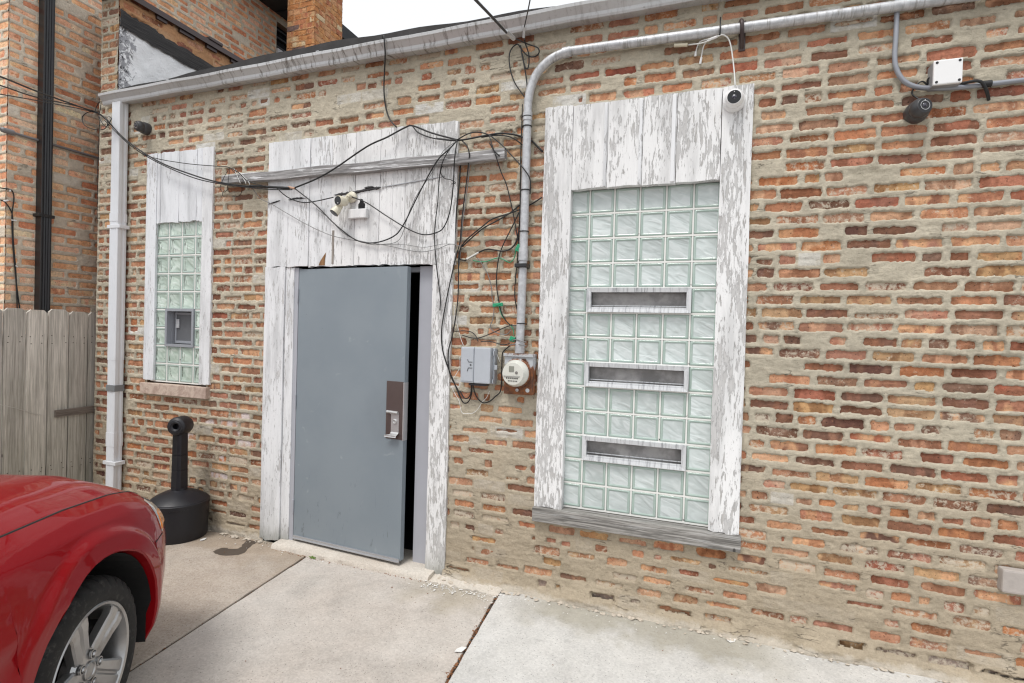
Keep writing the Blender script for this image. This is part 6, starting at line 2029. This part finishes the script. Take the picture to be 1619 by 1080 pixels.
cable(['upper black cable swooping from the window board behind the conduit to the left', 'lower black cable swooping down from the conduit side to the left'], [[(-1.0163, -0.0200, 2.5203), (-1.0963, -0.0150, 2.4784), (-1.2131, -0.0200, 2.4352), (-1.3419, -0.0350, 2.3976), (-1.4074, -0.0450, 2.3493), (-1.4736, -0.0450, 2.3026), (-1.5407, -0.0350, 2.2527), (-1.5739, -0.0300, 2.2001), (-1.5747, -0.0250, 2.1463), (-1.5350, -0.0200, 2.1336)],
      [(-1.1563, -0.0150, 2.4898), (-1.2296, -0.0220, 2.4315), (-1.3126, -0.0300, 2.3850), (-1.4047, -0.0400, 2.3379), (-1.4843, -0.0400, 2.2790), (-1.5561, -0.0300, 2.2247)]], 0.0046, group=KG)
k = cable('black cable with a white taped joint between the swoop and conduit', [(-1.5396, -0.0200, 2.1337), (-1.4784, -0.0250, 2.1609), (-1.4360, -0.0300, 2.1840), (-1.3691, -0.0300, 2.2028), (-1.2603, -0.0250, 2.1884), (-1.1979, -0.0200, 2.2199), (-1.1720, -0.0140, 2.2889), (-1.1624, -0.0140, 2.3976), (-1.1609, -0.0140, 2.4903)], 0.0048, group=KG)
wraps(k, [((-1.5248, -0.0225, 2.1414), (-1.4360, -0.0300, 2.1840))], 0.0058, MAT_WCABLE, 'taped_joint')
cable('black cable dropping from the arch to the green clip on the conduit', [(-1.3786, -0.0500, 2.9384), (-1.3392, -0.0750, 2.8490), (-1.3060, -0.0750, 2.7616), (-1.2831, -0.0500, 2.6827), (-1.2479, -0.0450, 2.6049), (-1.2081, -0.0350, 2.4518), (-1.1751, -0.0300, 2.2982), (-1.1557, -0.0300, 2.2210)], 0.0036, group=KG)
cable('short loose cable stub crossing the timber end', [(-1.3597, -0.0800, 2.8734), (-1.3276, -0.0800, 2.8221), (-1.2881, -0.0780, 2.7831)], 0.0042, group=KG)
cable('black cable falling from behind the conduit to the wire tangle', [(-1.1639, -0.0140, 2.4461), (-1.2096, -0.0220, 2.3455), (-1.2619, -0.0250, 2.2413), (-1.2904, -0.0250, 2.1687), (-1.3052, -0.0250, 2.0750), (-1.3079, -0.0220, 1.9811), (-1.2942, -0.0220, 1.8909), (-1.2645, -0.0220, 1.7847), (-1.2108, -0.0200, 1.7163), (-1.1579, -0.0160, 1.7094)], 0.0038, group=KG)
cable(['long black cable bowing beside the lower half of the conduit', 'straight black cable on the lower conduit between the two green tapes', 'thin black cable tied along the upper left side of the conduit'], [[(-1.1644, -0.0120, 2.5798), (-1.1670, -0.0200, 2.1947), (-1.1794, -0.0180, 2.0132), (-1.1800, -0.0180, 1.8915), (-1.1547, -0.0180, 1.7701), (-1.1559, -0.0180, 1.6688), (-1.1663, -0.0200, 1.6077)], [(-1.1627, -0.0200, 2.1946), (-1.1571, -0.0200, 2.0127), (-1.1516, -0.0200, 1.6891), (-1.1752, -0.0200, 1.6155)], [(-1.1652, -0.0200, 3.1201), (-1.1664, -0.0200, 2.7388), (-1.1578, -0.0200, 2.4565)]], 0.0034, group=KG)
cable('wavy green earth wire between the taped joint and the conduit', [(-1.4798, -0.0200, 2.1324), (-1.3978, -0.0200, 2.1225), (-1.3093, -0.0200, 2.1454), (-1.2605, -0.0200, 2.1320), (-1.2207, -0.0200, 2.1150), (-1.1894, -0.0250, 2.1420), (-1.1783, -0.0300, 2.1894), (-1.1602, -0.0400, 2.2075)], 0.0030, MAT_GREEN, 'wire', 'green earth wires', cat='wire')
cable('short green earth wire hanging to the lower green tape', [(-1.2866, -0.0200, 1.8337), (-1.2768, -0.0200, 1.8010), (-1.2535, -0.0200, 1.7563), (-1.1906, -0.0200, 1.6964), (-1.1741, -0.0250, 1.6399)], 0.0026, MAT_GREEN, 'wire', 'green earth wires', cat='wire')
for (x, y, w_, h_, lab) in ((819.5, 392, .030, .045, 'bright green clip on the conduit beside the black strap'), (786, 482, .07, .022, 'green tape flag on the hanging black cable'), (810, 536, .035, .03, 'green tape above the electric meter')):
    P0 = {819.5: (-1.1526, -0.0550, 2.2008), 786: (-1.2917, -0.0300, 1.8412), 810: (-1.1774, -0.0500, 1.6235)}[x]
    m = MB().box((P0[0] - w_ / 2, P0[1] - .006, P0[2] - h_ / 2), (P0[0] + w_ / 2, P0[1] + .006, P0[2] + h_ / 2), 0.003, rot=(0, R_({819.5: 25, 786: -6, 810: 20}[x]), 0))
    m.box((P0[0] - w_ * .3, P0[1] - .009, P0[2] - h_ * .15), (P0[0] + w_ * .35, P0[1] + .009, P0[2] + h_ * .2), 0.002, rot=(0, R_(-20), 0))
    tag(m.build('green_tape', MAT_GREEN), lab, 'tape')
cable('grey wire hanging from the taped joint to the utility box tangle', [(-1.4484, -0.0200, 2.1484), (-1.4005, -0.0220, 2.0892), (-1.3673, -0.0220, 2.0309), (-1.3434, -0.0200, 1.9527), (-1.3371, -0.0200, 1.8909), (-1.3215, -0.0200, 1.8169), (-1.3283, -0.0200, 1.7468), (-1.3445, -0.0200, 1.6929), (-1.2990, -0.0200, 1.6610), (-1.2327, -0.0200, 1.6505), (-1.1988, -0.0200, 1.6799)], 0.0030, MAT_GCABLE, group=KG)
cable(['dark wire bending down into the top of the utility box', 'dark wire sagging across the bricks above the utility box', 'dark wire running from the utility box top to the conduit foot'], [[(-1.5975, -0.0250, 1.6617), (-1.5349, -0.0200, 1.6675), (-1.4793, -0.0200, 1.6605), (-1.4443, -0.0250, 1.6364), (-1.4184, -0.0400, 1.5998)], [(-1.5432, -0.0200, 1.6379), (-1.4782, -0.0200, 1.6229), (-1.4099, -0.0200, 1.6266), (-1.2950, -0.0200, 1.6735), (-1.2342, -0.0200, 1.6995), (-1.1912, -0.0200, 1.7167)], [(-1.3982, -0.0450, 1.6004), (-1.3376, -0.0300, 1.6023), (-1.2526, -0.0200, 1.5845), (-1.2049, -0.0200, 1.5942)]], 0.0032, group=KG)
cable(['pale wire dropping past the upper left corner of the utility box', 'pale wire beside the left edge of the utility box', 'white wire hanging in a wide loop under the utility box', 'short pale wire at the right side of the utility box'], [[(-1.6075, -0.0250, 1.8390), (-1.5982, -0.0200, 1.7590), (-1.5542, -0.0200, 1.6165), (-1.5318, -0.0200, 1.5667)], [(-1.5575, -0.0200, 1.4940), (-1.5555, -0.0200, 1.4266), (-1.5820, -0.0200, 1.3745), (-1.6136, -0.0200, 1.3303)], [(-1.6173, -0.0200, 1.2961), (-1.5875, -0.0200, 1.2470), (-1.5533, -0.0200, 1.1985), (-1.5426, -0.0200, 1.1528), (-1.5286, -0.0180, 1.1198), (-1.4961, -0.0180, 1.1181), (-1.4503, -0.0180, 1.1259), (-1.4148, -0.0180, 1.1579), (-1.3880, -0.0200, 1.2018), (-1.3553, -0.0250, 1.2336), (-1.3282, -0.0400, 1.2822)], [(-1.2910, -0.0300, 1.5300), (-1.2788, -0.0250, 1.4975), (-1.2693, -0.0250, 1.4733)]], 0.0020, MAT_WCABLE, group=KG)
cable(['outer black cable loop under the left of the utility box', 'inner black cable loop under the left of the utility box', 'black cable from under the utility box up past the electric meter'], [[(-1.5522, -0.0250, 1.2414), (-1.5252, -0.0200, 1.1920), (-1.4973, -0.0200, 1.1898), (-1.4742, -0.0220, 1.2168), (-1.4582, -0.0300, 1.2647), (-1.4551, -0.0400, 1.3117)], [(-1.5507, -0.0200, 1.2663), (-1.5074, -0.0300, 1.2196), (-1.4733, -0.0350, 1.2350), (-1.4608, -0.0350, 1.2734), (-1.4574, -0.0450, 1.3119)], [(-1.4437, -0.0450, 1.3127), (-1.4352, -0.0300, 1.2579), (-1.4103, -0.0220, 1.2171), (-1.3744, -0.0200, 1.1986), (-1.3300, -0.0200, 1.2141), (-1.2953, -0.0200, 1.2454), (-1.2610, -0.0200, 1.2806), (-1.2546, -0.0200, 1.3590), (-1.2561, -0.0200, 1.4819), (-1.2511, -0.0200, 1.5354), (-1.2214, -0.0200, 1.5651), (-1.1899, -0.0250, 1.5907)]], 0.0040, group=KG)
cable(['upper grey wire clip round the conduit foot', 'lower grey wire clip round the conduit foot'], [[(-1.1978, -0.0400, 1.6067), (-1.1486, -0.0700, 1.6204), (-1.0966, -0.0850, 1.6101), (-1.0765, -0.0700, 1.6067)], [(-1.1970, -0.0400, 1.5825), (-1.1435, -0.0700, 1.5926), (-1.0917, -0.0850, 1.5865), (-1.0758, -0.0700, 1.5829)]], 0.0035, MAT_GCABLE, group=KG)
cable('black cable hanging over the gutter edge down to the door boards', [(-2.1628, -0.1100, 3.6509), (-2.1480, -0.1250, 3.6577), (-2.1339, -0.1380, 3.6443), (-2.1273, -0.1380, 3.5922), (-2.1391, -0.1100, 3.5312), (-2.1822, -0.0500, 3.4711), (-2.1971, -0.0300, 3.3504), (-2.1902, -0.0200, 3.2434), (-2.1617, -0.0200, 3.1562), (-2.1261, -0.0250, 3.1063), (-2.0828, -0.0350, 3.0672)], 0.0050, group=KG)
# service drops
sd1 = cable('thick black overhead service cable ending at a clamp under the gutter', afar([(-0.6613, -2.4000, 2.5212), (-0.9446, -1.7000, 2.9488), (-1.0550, -1.0000, 3.1815), (-1.1070, -0.7000, 3.2874), (-1.1322, -0.4200, 3.3571)]), 0.0075, group='overhead service cables')
wraps(sd1, [((-1.1323, -0.4200, 3.3607), (-1.1312, -0.3000, 3.3843))], 0.013, MAT_STEEL, 'clamp')
cable(['wide black loop of the service cable hanging under the gutter', 'narrow black loop hanging inside the wide service cable loop', 'black tail running from the service loop to the conduit tie'], [[(-1.1322, -0.4200, 3.3571), (-1.1350, -0.2800, 3.3990), (-1.1431, -0.1200, 3.4609), (-1.1244, -0.0600, 3.4733), (-1.0644, -0.0500, 3.4473), (-1.0584, -0.0400, 3.4180), (-1.0945, -0.0300, 3.4048), (-1.1413, -0.0300, 3.4237), (-1.1809, -0.0300, 3.4697), (-1.2075, -0.0300, 3.5018), (-1.2455, -0.0300, 3.4797), (-1.2613, -0.0300, 3.4299), (-1.2500, -0.0300, 3.3437), (-1.2173, -0.0300, 3.2588), (-1.1725, -0.0300, 3.1928), (-1.1503, -0.0300, 3.1621)],
      [(-1.1398, -0.0900, 3.4916), (-1.1448, -0.0500, 3.4816), (-1.1252, -0.0400, 3.4203), (-1.1267, -0.0300, 3.3580), (-1.1387, -0.0300, 3.3358), (-1.1565, -0.0300, 3.3663), (-1.1737, -0.0300, 3.4406), (-1.1858, -0.0300, 3.4904)], [(-1.1806, -0.0300, 3.4576), (-1.1580, -0.0250, 3.3569), (-1.1428, -0.0250, 3.2790), (-1.1299, -0.0300, 3.1874), (-1.1292, -0.0400, 3.1353)]], 0.0042, group=KG)
sd2 = cable('thin steel service wire hooked to the gutter', afar([(-0.5472, -1.6000, 2.9147), (-0.7392, -1.1000, 3.1692), (-0.8959, -0.7000, 3.3286), (-0.9962, -0.4500, 3.4256), (-1.1168, -0.1600, 3.5240)]), 0.0035, group='overhead service cables')
wraps(sd2, [((-1.1168, -0.1600, 3.5240), (-1.1298, -0.1300, 3.4768))], 0.008, MAT_STEEL, 'hook')
# wires of the white camera and the box on the right
w1 = cable(['white cable arching from the white turret camera up to the conduit', 'short white cable branch with connector under the conduit', 'white cable branch leading to the ivory plug'], [[(0.0889, -0.0750, 3.0430), (0.0780, -0.0500, 3.1665), (0.0543, -0.0500, 3.3020), (0.0201, -0.0650, 3.3396), (-0.0091, -0.0750, 3.3322), (-0.0518, -0.0600, 3.3313), (-0.0814, -0.0350, 3.3137), (-0.0920, -0.0200, 3.2695), (-0.0991, -0.0120, 3.2244)], [(-0.0518, -0.0600, 3.3330), (-0.1024, -0.0350, 3.3383), (-0.1204, -0.0200, 3.3096), (-0.1263, -0.0120, 3.2751)], [(-0.0188, -0.0700, 3.3277), (-0.0916, -0.0500, 3.3217), (-0.1665, -0.0400, 3.3281)]], 0.0038, MAT_WCABLE)
wraps(w1, [((-0.1700, -0.0400, 3.3287), (-0.2428, -0.0400, 3.3366))], 0.010, simple('ivory_plug', (0.60, 0.55, 0.42), 0.45), 'plug')
wraps(w1, [((-0.0124, -0.0750, 3.3310), (-0.0485, -0.0600, 3.3307)), ((-0.0933, -0.0180, 3.2564), (-0.0991, -0.0120, 3.2244)), ((-0.1251, -0.0160, 3.2944), (-0.1262, -0.0120, 3.2715))], 0.0065, MAT_WPLAST, 'connector')
cable('black cable tie holding the white cable to the conduit', [(0.0007, -0.0300, 3.4579), (0.0020, -0.0780, 3.3893), (0.0017, -0.0800, 3.3468), (-0.0026, -0.0700, 3.3355)], 0.004)
cable('black cable drooping from the junction box over the thin conduit', [(1.1066, -0.0300, 2.9412), (1.1282, -0.0400, 2.9400), (1.1470, -0.0500, 2.9391), (1.1717, -0.0500, 2.9388), (1.1918, -0.0500, 2.9270), (1.2114, -0.0400, 2.8956), (1.2273, -0.0200, 2.8718), (1.2361, -0.0050, 2.8587)], 0.0075)
cable('thin black cable from the junction box to the dark turret camera', [(0.9946, -0.0300, 2.9936), (0.9793, -0.0300, 2.9832), (0.9806, -0.0200, 2.9593), (0.9643, -0.0200, 2.9772), (0.9459, -0.0200, 2.9734), (0.9230, -0.0200, 2.9448), (0.9183, -0.0200, 2.9232), (0.9308, -0.0250, 2.9037), (0.9481, -0.0400, 2.8795)], 0.0038)
cable(['tangled thin wire looping down furthest left at the timber end', 'tangled thin wire dropping straight at the left timber end', 'thin wire curling below the timber end into a hook', 'thin wire arching over the timber end on the left', 'thin wire arching over the timber end on the right'], [[(-3.5597, -0.0800, 2.8872), (-3.5929, -0.0900, 2.8326), (-3.6306, -0.0900, 2.7712), (-3.6888, -0.0500, 2.7461), (-3.6773, -0.0300, 2.7204), (-3.6309, -0.0300, 2.7375)], [(-3.5594, -0.0800, 2.8773), (-3.5646, -0.0850, 2.7926), (-3.6084, -0.0500, 2.7308), (-3.6038, -0.0300, 2.7157)], [(-3.4164, -0.0900, 2.7708), (-3.4746, -0.0400, 2.7097), (-3.5226, -0.0250, 2.6819), (-3.5873, -0.0200, 2.6821), (-3.6809, -0.0200, 2.6879), (-3.6953, -0.0200, 2.7191), (-3.6756, -0.0200, 2.7380)], [(-3.5398, -0.0800, 2.8758), (-3.4571, -0.0950, 2.8161), (-3.4298, -0.0950, 2.7558)], [(-3.5205, -0.0800, 2.8841), (-3.4252, -0.0950, 2.8186), (-3.3914, -0.0950, 2.7483)]], 0.0022, group=KG)
cable(['leftmost pale stripped wire strand on the timber end', 'middle pale stripped wire strand on the timber end', 'rightmost pale stripped wire strand on the timber end'], [[(-3.5084, -0.0850, 2.8767), (-3.4447, -0.1000, 2.7944), (-3.4244, -0.1000, 2.7541)], [(-3.4886, -0.0850, 2.8654), (-3.3870, -0.1000, 2.7805), (-3.3670, -0.1000, 2.7452)], [(-3.4560, -0.0850, 2.8482), (-3.3487, -0.1000, 2.7681), (-3.3290, -0.1000, 2.7378)]], 0.0022, MAT_WCABLE, group=KG)
wraps(c1, [((-3.3435, -0.0860, 2.7329), (-2.9653, -0.0780, 2.6928))], 0.0095, MAT_CABLE, 'taped_splice')
wraps(c1, [((-2.9793, -0.0760, 2.7013), (-2.9235, -0.0720, 2.6893))], 0.0085, simple('copper_tape', (0.50, 0.30, 0.20), 0.5), 'splice_end')
# clips on the neighbour's wall
lw = cable(['outer black cable with white clips running down the pale brick wall', 'inner black cable running down the pale brick wall beside the clipped one'], [[(-5.4850, -0.7015, 2.7342), (-5.4850, -0.5796, 2.7313), (-5.4850, -0.5206, 2.7365), (-5.4850, -0.4946, 2.7223), (-5.4850, -0.4851, 2.6616), (-5.4850, -0.4964, 2.5274), (-5.4850, -0.4894, 2.3182), (-5.4850, -0.4686, 2.0569), (-5.4850, -0.4388, 1.7934), (-5.4850, -0.4093, 1.5801)], [(-5.4850, -0.7003, 2.6340), (-5.4850, -0.5784, 2.6336), (-5.4850, -0.5361, 2.6126), (-5.4850, -0.5055, 2.5622), (-5.4850, -0.4918, 2.5021), (-5.4850, -0.4851, 2.3190), (-5.4850, -0.4643, 2.0574), (-5.4850, -0.4521, 1.7926), (-5.4850, -0.4449, 1.5794)]], 0.0045)
for q in ([(-5.4850, -0.5120, 2.7335), (-5.4850, -0.5118, 2.7179)], [(-5.4850, -0.5574, 2.6283), (-5.4850, -0.5236, 2.6417)], [(-5.4850, -0.5002, 2.4846), (-5.4850, -0.4655, 2.4866)], [(-5.4850, -0.4693, 2.1099), (-5.4850, -0.4517, 2.1015)]):
    MB().tube(q, 0.006, 8).build('clip', MAT_WPLAST, lw)
